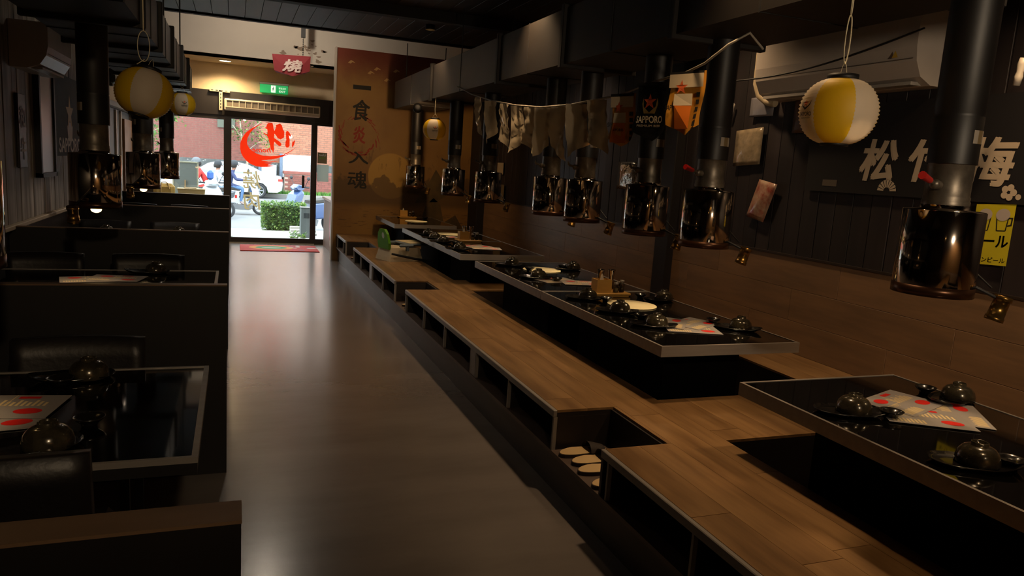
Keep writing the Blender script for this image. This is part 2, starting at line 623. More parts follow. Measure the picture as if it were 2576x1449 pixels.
mb = MB()
mb.poly([(2.62, .48), (2.72, .86), (2.84, .99), (2.95, .90), (3.02, .62), (3.2, .74), (3.3, .58), (3.38, .42), (2.9, .40)], muf)
mb.poly([(2.55, .9), (2.62, 1.02), (2.75, 1.2), (2.86, 1.42), (2.96, 1.28), (3.05, 1.04), (2.9, .93)], muf)
mb.build('mountain_print', mat('mountain_ink', '#52401f', 0.7, var=.3, scale=(6, 6, 6)), wm)

# ---- raised platform (seating deck with sunken leg pits)
PF, PB = 1.40, 1.715
BENCH = ((-1.0, 2.50), (2.98, 6.22), (6.69, 9.28), (9.98, 10.94))
plat = struct('raised_platform', MB().box(PB, -1.0, 0, 2.0, 10.94, 0.388)
              .box(2.0, 2.48, 0, 3.07, 3.04, 0.388).box(2.0, 6.20, 0, 3.07, 6.76, 0.388)
              .box(2.0, 9.30, 0, 3.07, 9.68, 0.388).box(2.0, 10.55, 0, 3.07, 10.94, 0.388)
              .box(3.07, -1.0, 0, XR + 0.03, 10.94, 0.388), M_DARKB, 'raised wooden seating platform with sunken leg wells')
MB().box(1.43, -1.0, 0, PB, 10.94, 0.185).build('kick_board', M_KICK, plat)
MB().box(PF, -1.0, 0.185, PB, 10.94, 0.205).build('step_tread', mat('tread', '#57483f', 0.5, var=.15), plat)
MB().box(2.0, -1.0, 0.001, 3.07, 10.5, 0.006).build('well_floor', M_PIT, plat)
def planks(regions, cols, z0=0.388, z1=0.40, L_=1.25, off=(0.64, 0.30, 0.345, 0.9, 0.1, 0.75)):
    n = 0
    cache = {}
    for (x0, y0, x1, y1) in regions:
        for ci in range(len(cols) - 1):
            a, b = max(x0, cols[ci]), min(x1, cols[ci + 1])
            if b - a < 0.01:
                continue
            yy = -5 + off[ci % len(off)]
            while yy < y1:
                c, d = max(y0, yy), min(y1, yy + L_)
                if d - c > 0.01:
                    key = (round(b - a, 3), round(d - c, 3))
                    if key not in cache:
                        cache[key] = MB().box(0, 0.0008, 0, b - a - 0.0012, d - c - 0.0016, z1 - z0).build('plank', M_PLANK, plat)
                        p = cache[key]
                    else:
                        p = cache[key].copy(); COL.objects.link(p)
                    p.location = (a, c, z0)
                yy += L_
COLS = (1.42, 1.578, 1.735, 1.892, 2.0, 2.157, 2.314, 2.471, 2.628, 2.785, 2.942, 3.07, 3.227, 3.384, 3.53)
regs = [(1.42, a, PB + .02, b) for a, b in BENCH]
regs = [(1.42, a, 1.735, b) for a, b in BENCH] + [(PB, a, 1.735, b) for a, b in ((2.50, 2.98), (6.22, 6.69), (9.28, 9.98))]
regs += [(1.735, -1.0, 2.0, 10.94), (2.0, 2.48, 3.07, 3.04), (2.0, 6.20, 3.07, 6.76), (2.0, 9.30, 3.07, 9.68), (3.07, -1.0, 3.52, 10.94)]
planks(regs, COLS)
DIV = {0: (2.44, 1.85, 1.25, 0.6), 1: (2.985, 3.60, 4.18, 4.29, 4.93, 5.55, 6.20), 2: (6.695, 7.31, 7.93, 8.07, 8.72, 9.265), 3: (9.985, 10.22, 10.87)}
for i, (a, b) in enumerate(BENCH):
    MB().box(PF, a, 0.365, 1.42, b, 0.40, b=0.003).build('nosing', M_EDGE, plat)
    MB().box(1.42, a, 0.365, PB, b, 0.388).build('bench_board', M_DARKB, plat)
    for yy in (a, b - 0.018):
        MB().box(PF + 0.005, yy, 0.205, PB, yy + 0.018, 0.366).build('end_panel', M_DARKB, plat)
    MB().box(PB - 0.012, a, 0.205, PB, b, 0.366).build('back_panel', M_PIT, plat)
    ds = DIV[i]
    for q in ds:
        MB().box(PF + 0.004, q - 0.006, 0.205, PF + 0.022, q + 0.006, 0.366).build('divider_edge', M_EDGE, plat)
        MB().box(PF + 0.022, q - 0.006, 0.205, PB - 0.012, q + 0.006, 0.366).build('divider', M_DARKB, plat)
for a, b in ((4.18, 4.29), (7.93, 8.07)):
    MB().box(PF + 0.004, a, 0.205, PF + 0.02, b, 0.366).build('post_board', M_EDGE, plat)
for a, b in ((2.50, 2.98), (6.22, 6.69), (9.28, 9.98)):
    MB().box(PB - 0.012, a, 0.205, PB - 0.002, b, 0.388).build('riser', M_DARKB, plat)

# ---- ceilings
ce = struct('ceiling', MB().box(-2.0, -3.2, 3.5, 4.0, 13.0, 3.6), M_WHITE, 'high pale ceiling above the dark canopy')
cc = struct('ceiling_canopy', MB().box(XL - .02, -3.1, 3.03, XR, 9.35, 3.12), M_CEILB, 'dark dropped canopy of brown planks')
MB().box(XL - .02, 9.28, 2.985, XR, 9.36, 3.10).build('fascia', M_CEILB, cc)
pm = None
x = XL
while x < XR - .1:
    if pm is None:
        pm = p = MB().box(0.001, 0, 0, 0.167, 12.3, 0.022, b=.002).build('plank', M_CEIL, cc)
    else:
        p = pm.copy(); COL.objects.link(p)
    p.location = (x, -3.05, 3.005)
    x += 0.17
for yy in (1.2, 4.6, 7.4):
    MB().box(XL, yy, 2.90, XR, yy + .12, 3.01).build('cross_beam', M_CEILB, cc)

# ---- door wall
wd = struct('wall_front', MB().box(-2.6, 12.95, 2.44, 4.0, 13.1, 3.5), M_CREAM, 'cream wall above the street door')
MB().box(-2.6, 12.07, 2.865, 4.0, 12.20, 3.5).build('bulkhead', M_WHITE, wd)
MB().box(-2.6, 12.07, 2.865, 4.0, 12.95, 2.90).build('soffit', M_CREAM, wd)
MB().box(-2.6, 12.92, 2.06, 4.0, 13.08, 2.44).build('lintel', M_FRAME, wd)
MB().box(-2.6, 12.95, 0, -1.27, 13.1, 2.1).build('side_panel', M_DARKB, wd)
MB().box(1.95, 12.95, 0, 4.0, 13.1, 2.1).build('side_panel', M_DARKB, wd)
MB().box(3.7, 10.95, 0, 3.85, 13.1, 3.5).build('return_wall', M_CREAM, wd)
# stain where the cloth lamp hangs
mb = MB()
for i in range(26):
    a, r = random.uniform(0, 2 * PI), random.uniform(0.03, .32)
    cx_, cz_ = 0.99 + r * math.cos(a), 3.12 + r * 0.8 * math.sin(a) - .05
    q = random.uniform(.012, .05)
    mb.poly([(cx_ + q * (1 + .5 * math.sin(3 * t + i)) * math.cos(t), cz_ + .6 * q * (1 + .4 * math.cos(2 * t + i)) * math.sin(t)) for t in [2 * PI * j / 9 for j in range(9)]], lambda u, v, w: (u, 12.0685, v))
mb.build('stain', mat('stain', '#8f7d6c', 0.8), wd)

def window(name, x0, x1, z0, z1, label, fw=0.05):
    w = tag(MB().box(x0, 12.94, z1 - fw, x1, 13.0, z1).build(name, M_FRAME), label, None, None, 'structure')
    MB().box(x0, 12.94, z0, x1, 13.0, z0 + .09).build('bottom_rail', M_FRAME, w)
    MB().box(x0, 12.935, z0, x0 + fw, 13.005, z1).build('stile', M_FRAME, w)
    MB().box(x1 - fw, 12.935, z0, x1, 13.005, z1).build('stile', M_FRAME, w)
    MB().box(x0 + fw, 12.967, z0 + .09, x1 - fw, 12.973, z1 - fw).build('pane', M_GLASS, w)
    return w
window('window_1', -1.27, -0.10, 0.0, 2.06, 'large street window left of the glass door', .07)
window('window_2', 1.25, 1.95, 0.0, 2.06, 'narrow side window right of the glass door', .05)
door = window('door_1', -0.10, 1.25, 0.0, 2.06, 'glass street door with red lettering in a dark brown frame', .045)
MB().box(-0.12, 12.90, 0, 1.28, 13.02, 0.012).build('threshold', mat('threshold', '#a9a6a2', .35, .6), door)

# decals on the door glass, seen from the back (mirrored)
def dpx(zx, zy, w=0):
    px, py = 560 + zx / 10.35, 290 + zy / 10.35
    return (0.077 + (px - 604) * .00621 + (py - 304) * .0000256, 12.9655 - w, 1.989 - (py - 304) * .00638 + (px - 604) * .00051)
decal = mat('decal_red', '#e62c0c', 0.5, transl=0.8)
mb = MB()
mb.poly([(1360,155),(1180,175),(950,240),(760,330),(600,450),(510,580),(460,720),(455,850),(480,980),(530,1080),(620,1190),(720,1270),(850,1330),(1000,1360),(1150,1360),(1350,1330),
         (1170,1315),(1290,1275),(1080,1250),(1240,1245),(1500,1210),(1200,1222),(1000,1182),(1250,1165),(1440,1130),(1640,1070),(1830,990),(1600,1060),(1800,950),(1960,825),(1800,930),(1600,1035),(1430,1070),(1250,1075),(1050,1060),(900,1010),
         (780,940),(690,850),(640,760),(630,680),(650,580),(710,460),(800,360),(900,280),(1050,210)], dpx)
mb.poly([(1180,195),(1290,195),(1310,260),(1320,340),(1345,410),(1390,300),(1380,250),(1490,215),(1540,260),(1570,370),(1605,430),(1600,580),(1510,635),(1430,600),(1390,530),(1345,480),(1335,590),(1480,690),(1535,750),(1525,800),(1480,815),(1420,770),(1340,690),(1330,790),(1340,880),(1315,1000),(1290,920),(1250,900),(1225,750),(1190,620),(1150,530),(1060,480),(1055,455),(1165,500),(1160,370),(1090,315),(1130,310),(1140,250)], dpx)
mb.poly([(1690,405),(1730,440),(1795,550),(1785,570),(1735,535),(1750,650),(1750,800),(1720,850),(1660,850),(1635,800),(1640,700),(1660,650),(1645,500),(1650,430)], dpx)
mb.poly([(1900,650),(1870,780),(1825,855),(1810,800),(1825,670),(1838,700)], dpx)
lettering(mb, 'home', lambda u, v, w: dpx(1010 - u, 905 - v * 1.0 - u * .05), w=490, h=130, bold=.02, shear=.25)
tag(mb.build('logo_decal', decal, door), 'red brush crescent with reversed brush characters and home')
mb = MB()
lettering(mb, '燒', lambda u, v, w: (.265 - u, 12.9655 - w, 1.05 + v), w=.30, h=.30, bold=-.011, shear=.12)
lettering(mb, '肉', lambda u, v, w: (.265 - u, 12.9655 - w, .70 + v), w=.27, h=.29, bold=-.014, shear=.1)
tag(mb.build('character_decal', mat('decal_tan', '#b8a477', 0.6, transl=.7), door), 'tan reversed characters 燒肉')
mb = MB().box(1.06, 12.90, .96, 1.10, 12.93, 1.17, b=.004)
tag(mb.build('handle', M_BLACK, door), 'black upright door plate')
w2 = bpy.data.objects['window_2']
mb = MB()
mb.box(1.31, 12.955, 1.385, 1.47, 12.966, 1.57, 0)
mb.box(1.31, 12.955, 1.08, 1.50, 12.966, 1.37, 1)
lettering(mb, 'Uber', lambda u, v, w: (1.39 - u, 12.953, 1.53 + v), w=.12, bold=.02, mi=1)
lettering(mb, 'Eats', lambda u, v, w: (1.39 - u, 12.953, 1.485 + v), w=.10, bold=.02, mi=2)
mb.build('sticker', [mat('sticker_brown', '#77694e', .6), mat('sticker_pale', '#cfd8d4', .6, transl=.4), mat('sticker_green', '#6e9a3a', .6)], w2)

# ================================================================== DUCTS AND HOODS
def main_duct(name, label, x0, x1, z0, z1, y0, y1, flanges, rods):
    t = thing(name, label, 'duct', ((x0 + x1) / 2, (y0 + y1) / 2, z0))
    ys = [y0] + list(flanges) + [y1]
    for a, b in zip(ys[:-1], ys[1:]):
        MB().box(x0, a + .02, z0, x1, b - .02, z1).build('duct_section', M_DUCT, t, True)
        MB().box(x0 - .004, (a + b) / 2 - .004, z0 - .004, x1 + .004, (a + b) / 2 + .004, z1 + .004).build('seam', M_DUCTB, t, True)
    for q in flanges:
        MB().box(x0 - .025, q - .022, z0 - .025, x1 + .025, q + .022, z1 + .025, b=.004).build('flange', M_DUCTB, t, True)
    for q in rods:
        for xx in (x0 + .01, x1 - .01):
            MB().cyl((xx, q, z1 - .02), (xx, q, 3.0), .006, seg=6).build('hanger_rod', M_DUCTB, t, True)
    return t
main_duct('exhaust_duct', 'long square brown duct running above the platform tables', 2.05, 2.58, 2.217, 2.575, 0.9, 10.28, (2.0, 3.3, 4.65, 5.95, 8.2), (1.5, 4.2, 7.1, 9.6))
main_duct('exhaust_duct', 'square dark duct running above the left booths', -1.0, -0.47, 2.13, 2.40, 1.6, 9.55, (3.2, 4.5, 5.5, 6.5, 7.6, 8.6), (3.0, 6.0, 7.7))

def make_hood(name, ztop, zbot):
    """origin at the centre of the hood's lower rim; table grill hood on a telescopic pipe"""
    t = thing(name, '', 'exhaust hood')
    MB().lathe([(.132, 0), (.1335, 0), (.1335, .035), (.131, .035)], 40).build('rim', M_RIM, t)
    h = MB().lathe([(.128, .0), (.131, .03), (.1325, .033), (.1325, .296), (.128, .300), (.080, .304), (.076, .318)], 48)
    h.lathe([(.126, .002), (.126, .28)], 48, mi=1)
    h.build('hood_cylinder', [M_CHROME, M_BLACK], t)
    c = MB().lathe([(.076, .316), (.077, .33), (.074, .335), (.0755, .345), (.0725, .35), (.0725, .462), (.075, .465)], 36)
    c.build('collar', M_GALV, t)
    mb = MB().lathe([(.079, .46), (.079, .62), (.077, .625), (.079, .63), (.079, ztop - zbot)], 32)
    mb.build('pipe', M_PIPE, t)
    v = MB().cyl((-.072, -.02, .385), (-.10, -.03, .387), .016, seg=12)
    v.cyl((-.095, -.028, .387), (-.15, -.045, .40), .0075, seg=8)
    v.sphere((-.10, -.03, .387), .018, 10, 8)
    vo = v.build('valve', M_GALV, t)
    MB().cyl((-.14, -.042, .398), (-.20, -.060, .413), .011, .014, seg=10).build('grip', M_RED, vo)
    # strap latches and paper label on the pipe
    st = MB()
    for a0, a1, mi in ((-1.75, -1.5, 1), (-1.5, -1.15, 0), (-1.15, -.95, 1)):
        n = 6
        vs, fs = [], []
        for i in range(n + 1):
            a = a0 + (a1 - a0) * i / n
            for z in (.53, .575):
                vs.append((.0802 * math.cos(a), .0802 * math.sin(a), z))
        for i in range(n):
            fs.append((2 * i, 2 * i + 2, 2 * i + 3, 2 * i + 1))
        st.add(vs, fs, mi)
    st.build('label_band', [mat('label_brown', '#6b5a3c', .6), mat('label_grey', '#8f8578', .6)], t)
    # table lamp on a short arm
    arm = MB().tube([(.085, -.10, .04), (.12, -.13, .02), (.15, -.145, .005)], .006).build('lamp_arm', M_BLACK, t)
    d = Vector((-.25, .1, -1)).normalized()
    p0 = Vector((.165, -.15, .012))
    p1 = p0 + d * .085
    q = d.to_track_quat('Z', 'Y').to_matrix().to_4x4()
    l = MB().lathe([(0, -.004), (.030, -.004), (.030, .012), (.026, .012), (.028, .071), (.0305, .071), (.0305, .087), (.027, .087), (.0245, .05), (0, .045)], 24, (0, 0, 0), 0, Matrix.Translation(p0) @ q)
    lo = l.build('lamp', M_BRASS, t)
    MB().cyl(p0 + d * .047, p0 + d * .049, .018, seg=16).build('bulb', mat('bulb_glow', '#ffe0b0', emit='#ffcf8a', estr=8), lo)
    MB().tube([(.05, .10, .30), (.09, .07, .2), (.115, -.05, .1), (.14, -.12, .04)], .0035, 6).build('cable', M_BLACK, t)
    return t, p1, d

ZH = 1.157
hood0, lamp_p, lamp_d = make_hood('grill_hood', 2.22, ZH)
HY = (1.894, 3.29, 3.91, 4.785, 5.40, 6.935, 8.19, 10.12)
HL = ('largest steel grill hood hanging nearest, in front of the dark banner',
      'steel grill hood with red valve grip second from the near end, above the menus',
      'steel grill hood just left of the black wall pillar',
      'fourth steel grill hood from the near end of the right row',
      'fifth steel grill hood from the near end, over the condiment tray',
      'steel grill hood over the near end of the far long table',
      'steel grill hood over the far end of the far long table',
      'small dark grill hood hanging in front of the mural')
hoods = []
for i, (y, lb) in enumerate(zip(HY, HL)):
    o = hood0 if i == 0 else dup(hood0, (0, 0, 0))
    o.location = (2.35, y, ZH)
    o['label'] = lb
    o['group'] = 'grill hoods above the platform tables'
    hoods.append(o)
for i, (y, lb) in enumerate(((2.40, 'grill hood at the left edge of the picture above the first booth'),
                             (4.72, 'large dark grill hood hanging over the second booth on the left'),
                             (7.05, 'grill hood over the third booth on the left'),
                             (9.42, 'farthest grill hood over the left booths, by the street window'))):
    o = dup(hood0, (-0.735, y, 1.135), -1.2, lb)
    o['group'] = 'grill hoods above the left booths'
    hoods.append(o)
LAMP_W = {0: 3.0, 1: 6.0, 2: 7.5, 3: 3.0, 4: 7.5, 5: 6.0, 6: 6.0, 7: 3.0, 8: 4.0, 9: 5.0, 10: 5.0, 11: 4.0}
M_GRIP2 = M_GALV
for i, o in enumerate(hoods):
    if i > 1:                                                    # only the two nearest valves have red grips
        for ch in o.children:
            for g in ch.children:
                if g.name.startswith('grip'):
                    g.data = g.data.copy() if i == 2 else GRIP2
                    if i == 2:
                        GRIP2 = g.data
                        GRIP2.materials[0] = M_GALV
                        for v_ in GRIP2.vertices:
                            v_.co.x = -.15 + (v_.co.x + .15) * .25
                            v_.co.y = -.045 + (v_.co.y + .045) * .25
    if i > 7:                                                    # bare bulb under the booth hoods
        MB().sphere((.0, 0, -.012), .028, 14, 8, (1, 1, .7)).build('bulb', MATS['bulb_glow'], o)
    p = lamp_p + lamp_d * .02
    q = p + lamp_d * .5
    spot('hood_lamp_light', p, q, LAMP_W[i], 80, .6, .02, (1.0, .70, .38), o)

# ================================================================== RIGHT PLATFORM TABLES
def platform_table(label, y0, y1, disc_y=None, x0=1.935, x1=2.775):
    t = thing('grill_table', label, 'table', ((x0 + x1) / 2, (y0 + y1) / 2, 0.006), 0, 'low grill tables on the platform')
    MB().box(x0 + .012, y0 + .012, TZ - .04, x1 - .012, y1 - .012, TZ).build('top', M_TOP, t, True)
    mb = MB()
    for a in ((x0, y0, x0 + .012, y1), (x1 - .012, y0, x1, y1), (x0 + .012, y0, x1 - .012, y0 + .012), (x0 + .012, y1 - .012, x1 - .012, y1)):
        mb.box(a[0], a[1], TZ - .052, a[2], a[3], TZ + .002)
    mb.build('steel_edge', M_STEEL, t, True)
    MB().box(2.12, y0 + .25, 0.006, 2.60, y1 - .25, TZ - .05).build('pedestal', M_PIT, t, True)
    if disc_y:
        d = MB().lathe([(0, .003), (.148, .0035), (.155, .006), (.156, .004), (.152, .0)], 40, (2.355, disc_y, TZ))
        d.build('grill_cover', M_DISC, t, True)
    return t
platform_table('black glass grill table nearest on the right, cut by the frame', 0.75, 2.36)
platform_table('near half of the middle black grill table, with fanned menus', 2.95, 4.465, 3.975)
platform_table('far half of the middle black grill table, beyond the steel seam', 4.475, 5.935, 5.45)
platform_table('near half of the far black grill table, with wooden tray', 6.38, 7.575)
platform_table('far half of the far black grill table', 7.585, 8.90, 8.25)
platform_table('black grill table against the mural', 9.38, 10.72, 9.95)

# ================================================================== LEFT BOOTHS
PY = (1.238, 3.52, 5.86, 8.23, 10.66)
PLB = ('nearest booth partition, wide brown top in the lower left corner', 'second booth partition from the viewer, tall black panel', 'third booth partition from the viewer',
       'fourth booth partition from the viewer', 'farthest booth partition before the street window')
for i, (y, lb) in enumerate(zip(PY, PLB)):
    h = .037 if i == 0 else .020
    xe = 0.012 if i == 0 else (-0.02 - .012 * i)
    t = thing('booth_partition', lb, 'partition', ((XL + xe) / 2, y, 0), 0, 'booth partitions along the aisle')
    MB().box(XL - .005, y - h, 0, xe, y + h, .894).build('panel', M_PART, t, True)
    MB().box(XL - .005, y - h - .001, .894, xe + .001, y + h + .001, .90).build('cap', M_CAP, t, True)
BC = (2.42, 4.77, 7.10, 9.50)
BN = ('first', 'second', 'third', 'fourth')
for i, yc in enumerate(BC):
    x1 = -.088 - .01 * i
    t = thing('booth_table', 'black glass booth table with steel edge in the %s booth' % BN[i], 'table', ((XL + x1) / 2, yc, 0), 0, 'booth tables on the left')
    y0, y1 = yc - .443, yc + .443
    MB().box(XL + .012, y0 + .012, TZ - .013, x1 - .016, y1 - .012, TZ).build('top', M_TOP, t, True)
    MB().box(XL + .004, y0 + .002, TZ - .045, x1 - .002, y1 - .002, TZ - .014).build('apron', M_PART, t, True)
    mb = MB()
    for a in ((x1 - .016, y0, x1, y1), (XL + .002, y0, x1 - .016, y0 + .012), (XL + .002, y1 - .012, x1 - .016, y1)):
        mb.box(a[0], a[1], TZ - .014, a[2], a[3], TZ + .003)
    mb.build('steel_edge', M_STEEL, t, True)
    MB().box(-.895, yc - .2, 0, -.755, yc + .2, TZ - .045).build('pedestal', M_PIT, t, True)
    MB().lathe([(0, .0012), (.148, .0012), (.152, .0008), (.154, .0)], 36, (-.735, yc + .02, TZ)).build('grill_cover', M_PLATE, t, True)

def make_chair():
    t = thing('booth_chair', '', 'chair')
    MB().box(-.21, -.21, .40, .21, .21, .46, b=.02).build('seat', M_LEATHER, t)
    # curved padded back
    vs, fs = [], []
    nx, nz = 10, 4
    for side in (0, 1):
        for j in range(nz + 1):
            for i in range(nx + 1):
                u = i / nx * 2 - 1
                w = j / nz
                yy = -.215 - .035 * w + .022 * u * u + (.0 if side else .04)
                zz = .50 + .285 * w + (.006 * (1 - u * u) if j == nz else 0)
                vs.append((u * .215, yy, zz))
    n = (nx + 1) * (nz + 1)
    for j in range(nz):
        for i in range(nx):
            a = j * (nx + 1) + i
            fs.append((a, a + 1, a + nx + 2, a + nx + 1))
            fs.append((n + a, n + a + nx + 1, n + a + nx + 2, n + a + 1))
    per = [i for i in range(nx + 1)] + [(j) * (nx + 1) + nx for j in range(1, nz + 1)] + [nz * (nx + 1) + i for i in range(nx - 1, -1, -1)] + [j * (nx + 1) for j in range(nz - 1, 0, -1)]
    for q in range(len(per)):
        a, b = per[q], per[(q + 1) % len(per)]
        fs.append((a, a + n, b + n, b))
    MB().add(vs, fs, 0, True).build('backrest', M_LEATHER, t)
    for sx in (-1, 1):
        for sy in (-1, 1):
            MB().box(sx * .19 - .014, sy * .19 - .014, 0, sx * .19 + .014, sy * .19 + .014, .41).build('leg', M_BLACK, t)
        MB().box(sx * .17 - .012, -.225, .42, sx * .17 + .012, -.20, .60).build('back_post', M_BLACK, t)
    return t
chair0 = make_chair()
first = True
for i, yc in enumerate(BC):
    for side in (-1, 1):
        for xs, nm in ((-.53, 'aisle'), (-1.12, 'wall')):
            lb = 'black padded chair in the %s booth, %s side of the table, %s seat' % (BN[i], 'near' if side < 0 else 'far', nm)
            yy = yc - .36 if side < 0 else yc + .36
            if first:
                o = chair0; o.location = (xs, yy, 0); first = False
            else:
                o = dup(chair0, (xs, yy, 0))
            o.rotation_euler = (0, 0, 0 if side < 0 else PI)
            o['label'] = lb
            o['group'] = 'black booth chairs'

# ================================================================== AIR CONDITIONERS AND WALL FITTINGS
M_AC = mat('ac_white', '#b9afa5', 0.45, var=.04)
def aircon(name, label, xw, sgn, y0, y1, z0, z1, dep):
    """wall unit; sgn = direction from the wall into the room"""
    t = thing(name, label, 'air conditioner', (xw + sgn * dep / 2, (y0 + y1) / 2, z0))
    h = z1 - z0
    prof = [(0, 0), (dep * .45, 0), (dep * .78, h * .10), (dep * .95, h * .30), (dep, h * .5), (dep, h * .97), (dep * .96, h), (0, h)]
    mb = MB()
    pts = [(xw + sgn * a, z0 + b) for a, b in prof]
    n = len(pts)
    vs = [(p[0], yy, p[1]) for yy in (y0, y1) for p in pts]
    fs = [(i, (i + 1) % n, n + (i + 1) % n, n + i) for i in range(n)]
    fs += [tuple(range(n)), tuple(range(n, 2 * n))]
    if sgn < 0:
        fs = [f[::-1] for f in fs]
    mb.add(vs, fs).build('housing', M_AC, t, True)
    e = sgn * .002
    MB().box(min(xw + sgn * dep * .5, xw + sgn * dep * .8), y0 + .05, z0 + h * .015 - .004, max(xw + sgn * dep * .5, xw + sgn * dep * .8), y1 - .05, z0 + h * .05).build('louver', mat('ac_louver', '#a9a39b', .4), t, True)
    MB().box(min(xw + sgn * dep * .985, xw + sgn * dep * 1.006), y0 + .015, z0 + h * .33, max(xw + sgn * dep * .985, xw + sgn * dep * 1.006), y1 - .015, z0 + h * .342).build('panel_seam', mat('seam_grey', '#6d655d', .6), t, True)
    return t
acr = aircon('air_conditioner', 'long white air conditioner high on the right wall behind the lantern', XR + .005, -1, 2.95, 4.22, 2.075, 2.46, .24)
mb = MB().poly([(-.02, 0), (.02, 0), (0, .036)], lambda u, v, w: (3.273, 3.07 - u, 2.215 + v))
mb.build('warning_label', mat('label_yellow', '#c8a23a', .6), acr, True)
acl = aircon('air_conditioner', 'white air conditioner on the weathered left wall', XL, 1, 6.0, 6.78, 1.97, 2.28, .23)
mb = MB().tube([(3.42, 4.36, 2.42), (3.42, 4.36, 2.2), (3.43, 4.33, 2.12), (3.44, 4.26, 2.075), (3.45, 4.18, 2.06)], .026, 12)
one('drain_hose', mb, mat('hose_cream', '#b3a386', .6), 'cream bent drain hose beside the right air conditioner', 'hose')
pts = []
for i in range(21):
    a = i / 20
    pts.append((3.262 - .01 * math.sin(a * PI), 4.45 - 1.55 * a, 2.21 + .10 * a * a + .03 * a - .03 * math.sin(a * PI)))
one('black_cable', MB().tube(pts, .005, 6), M_BLACK, 'thin black cable slung across the right air conditioner', 'cable')

# ================================================================== LANTERNS
M_LY = mat('lantern_yellow', '#e8be18', 0.55, transl=0.35)
M_LW = mat('lantern_white', '#e2d4bd', 0.55, transl=0.35)
M_CORD = mat('cream_cord', '#d8cba8', 0.6)
M_INK = mat('print_black', '#1c1a18', 0.6)
M_STAR = mat('print_star', '#c4572a', 0.6)
def make_lantern():
    """origin at the lantern's centre"""
    t = thing('paper_lantern', '', 'lantern')
    R, H = .130, .108
    NR, seg = 22, 48
    prof = []
    for k in range(NR * 2 + 1):
        a = -PI / 2 + .30 + (PI - .60) * k / (NR * 2)
        rr = math.cos(a) ** .78
        rib = 1.0 if k % 2 else .958
        prof.append((R * rr * rib, H * math.sin(a) / math.sin(PI / 2 - .30)))
    mb = MB()
    n = len(prof)
    vs, fs, mi = [], [], []
    for i in range(seg):
        a = 2 * PI * i / seg
        for r, z in prof:
            vs.append((r * math.cos(a), r * math.sin(a), z))
    for i in range(seg):
        j = (i + 1) % seg
        for k in range(n - 1):
            mb.f.append((i * n + k, j * n + k, j * n + k + 1, i * n + k + 1))
            mb.m.append((i * 6 // seg) % 2)
            mb.s.append(True)
    mb.v = vs
    mb.build('shade', [M_LY, M_LW], t)
    r0, z1, z0 = prof[-1][0], prof[-1][1], prof[0][1]
    MB().lathe([(r0 - .006, z1 - .004), (r0 + .003, z1 - .004), (r0 + .003, z1 + .016), (r0 - .006, z1 + .016), (r0 - .006, z1 - .004)], 32).build('top_ring', M_BLACK, t)
    MB().lathe([(r0 - .008, z0 + .003), (r0 - .002, z0 + .003), (r0 - .002, z0 - .008), (r0 - .008, z0 - .008), (r0 - .008, z0 + .003)], 32).build('bottom_ring', M_BLACK, t)
    MB().tube([(-.03, 0, z1 + .01), (-.015, 0, z1 + .045), (0, 0, z1 + .06), (.015, 0, z1 + .045), (.03, 0, z1 + .01)], .0012, 5).build('wire_handle', M_CORD, t)
    # print on one white panel
    pr = MB()
    for c in (1.5,):
        a0 = (c + .22) * PI / 3
        def fn(u, v, w, a0=a0):
            z = v
            q = max(-.95, min(.95, z / H))
            r = R * max(.2, math.cos(math.asin(q * math.sin(PI / 2 - .30)))) ** .78 * 1.004
            a = a0 + u / R
            return (r * math.cos(a), r * math.sin(a), z)
        pr.poly([(p[0], p[1] + .018) for p in star(.014)], fn, mi=1)
        pr.poly([(-.022, .012), (-.026, .03), (-.016, .012), (0, .004), (.016, .012), (.026, .03), (.022, .012), (0, -.004)], fn)
        lettering(pr, 'SAPPORO', fn, w=.062, h=.014, bold=.02, at=(0, -.017))
        lettering(pr, 'PREMIUM BEER', fn, w=.05, h=.005, at=(0, -.030))
    tag(pr.build('print', [M_INK, M_STAR], t), kind='stuff')
    return t
lan0 = make_lantern()
def lantern(o, c, rotz, label, hang, ztop, style, tilt=0.0):
    o.location = c
    o.rotation_euler = (Matrix.Rotation(tilt, 3, 'Y') @ Matrix.Rotation(-tilt * .7, 3, 'X') @ Matrix.Rotation(rotz, 3, 'Z')).to_euler()
    o['label'] = label
    o['group'] = 'yellow and white lanterns'
    # cord: own thing is the lantern, so its loops are its parts (built upright, in lantern space)
    M = Matrix.Translation(c) @ o.rotation_euler.to_matrix().to_4x4()
    Mi = M.inverted()
    z = c[2] + .165
    mb = MB()
    def loop(z0, z1, w, ang):
        return [(c[0] + w * math.sin(2 * PI * i / 24) * math.cos(ang), c[1] + w * math.sin(2 * PI * i / 24) * math.sin(ang), z0 + (z1 - z0) * (0.5 - 0.5 * math.cos(2 * PI * i / 24))) for i in range(24)]
    if style == 'loops':
        mb.tube(loop(z - .005, z + .155, .020, .4), .0022, 6, closed=True)
        mb.tube(loop(z + .15, min(ztop + .02, z + .34), .022, .9), .0022, 6, closed=True)
        mb.tube([(c[0], c[1], z + .33), (c[0] + .02, c[1], ztop + .1)], .0022, 6)
    elif style == 'loop':
        mb.tube(loop(z - .02, z + .12, .026, .2), .0022, 6, closed=True)
        mb.tube([(c[0], c[1], z + .118), (c[0] - .003, c[1], ztop + .25)], .0028, 6)
        mb.tube([(c[0] + .004, c[1], z - .01), (c[0] - .03, c[1], z - .035)], .0022, 6)
    else:
        mb.tube([(c[0], c[1], z), (c[0] - .004, c[1], z + .05), (c[0], c[1], ztop + .03)], .0035, 6)
    mb.v = [tuple(Mi @ Vector(p)) for p in mb.v]
    mb.build('cord', M_CORD, o)
    return o
lanR = lantern(dup(lan0, (0, 0, 0)), (1.945, 2.03, 1.768), math.radians(69), 'nearest yellow and white lantern hanging before the right air conditioner', None, 2.30, 'loops')
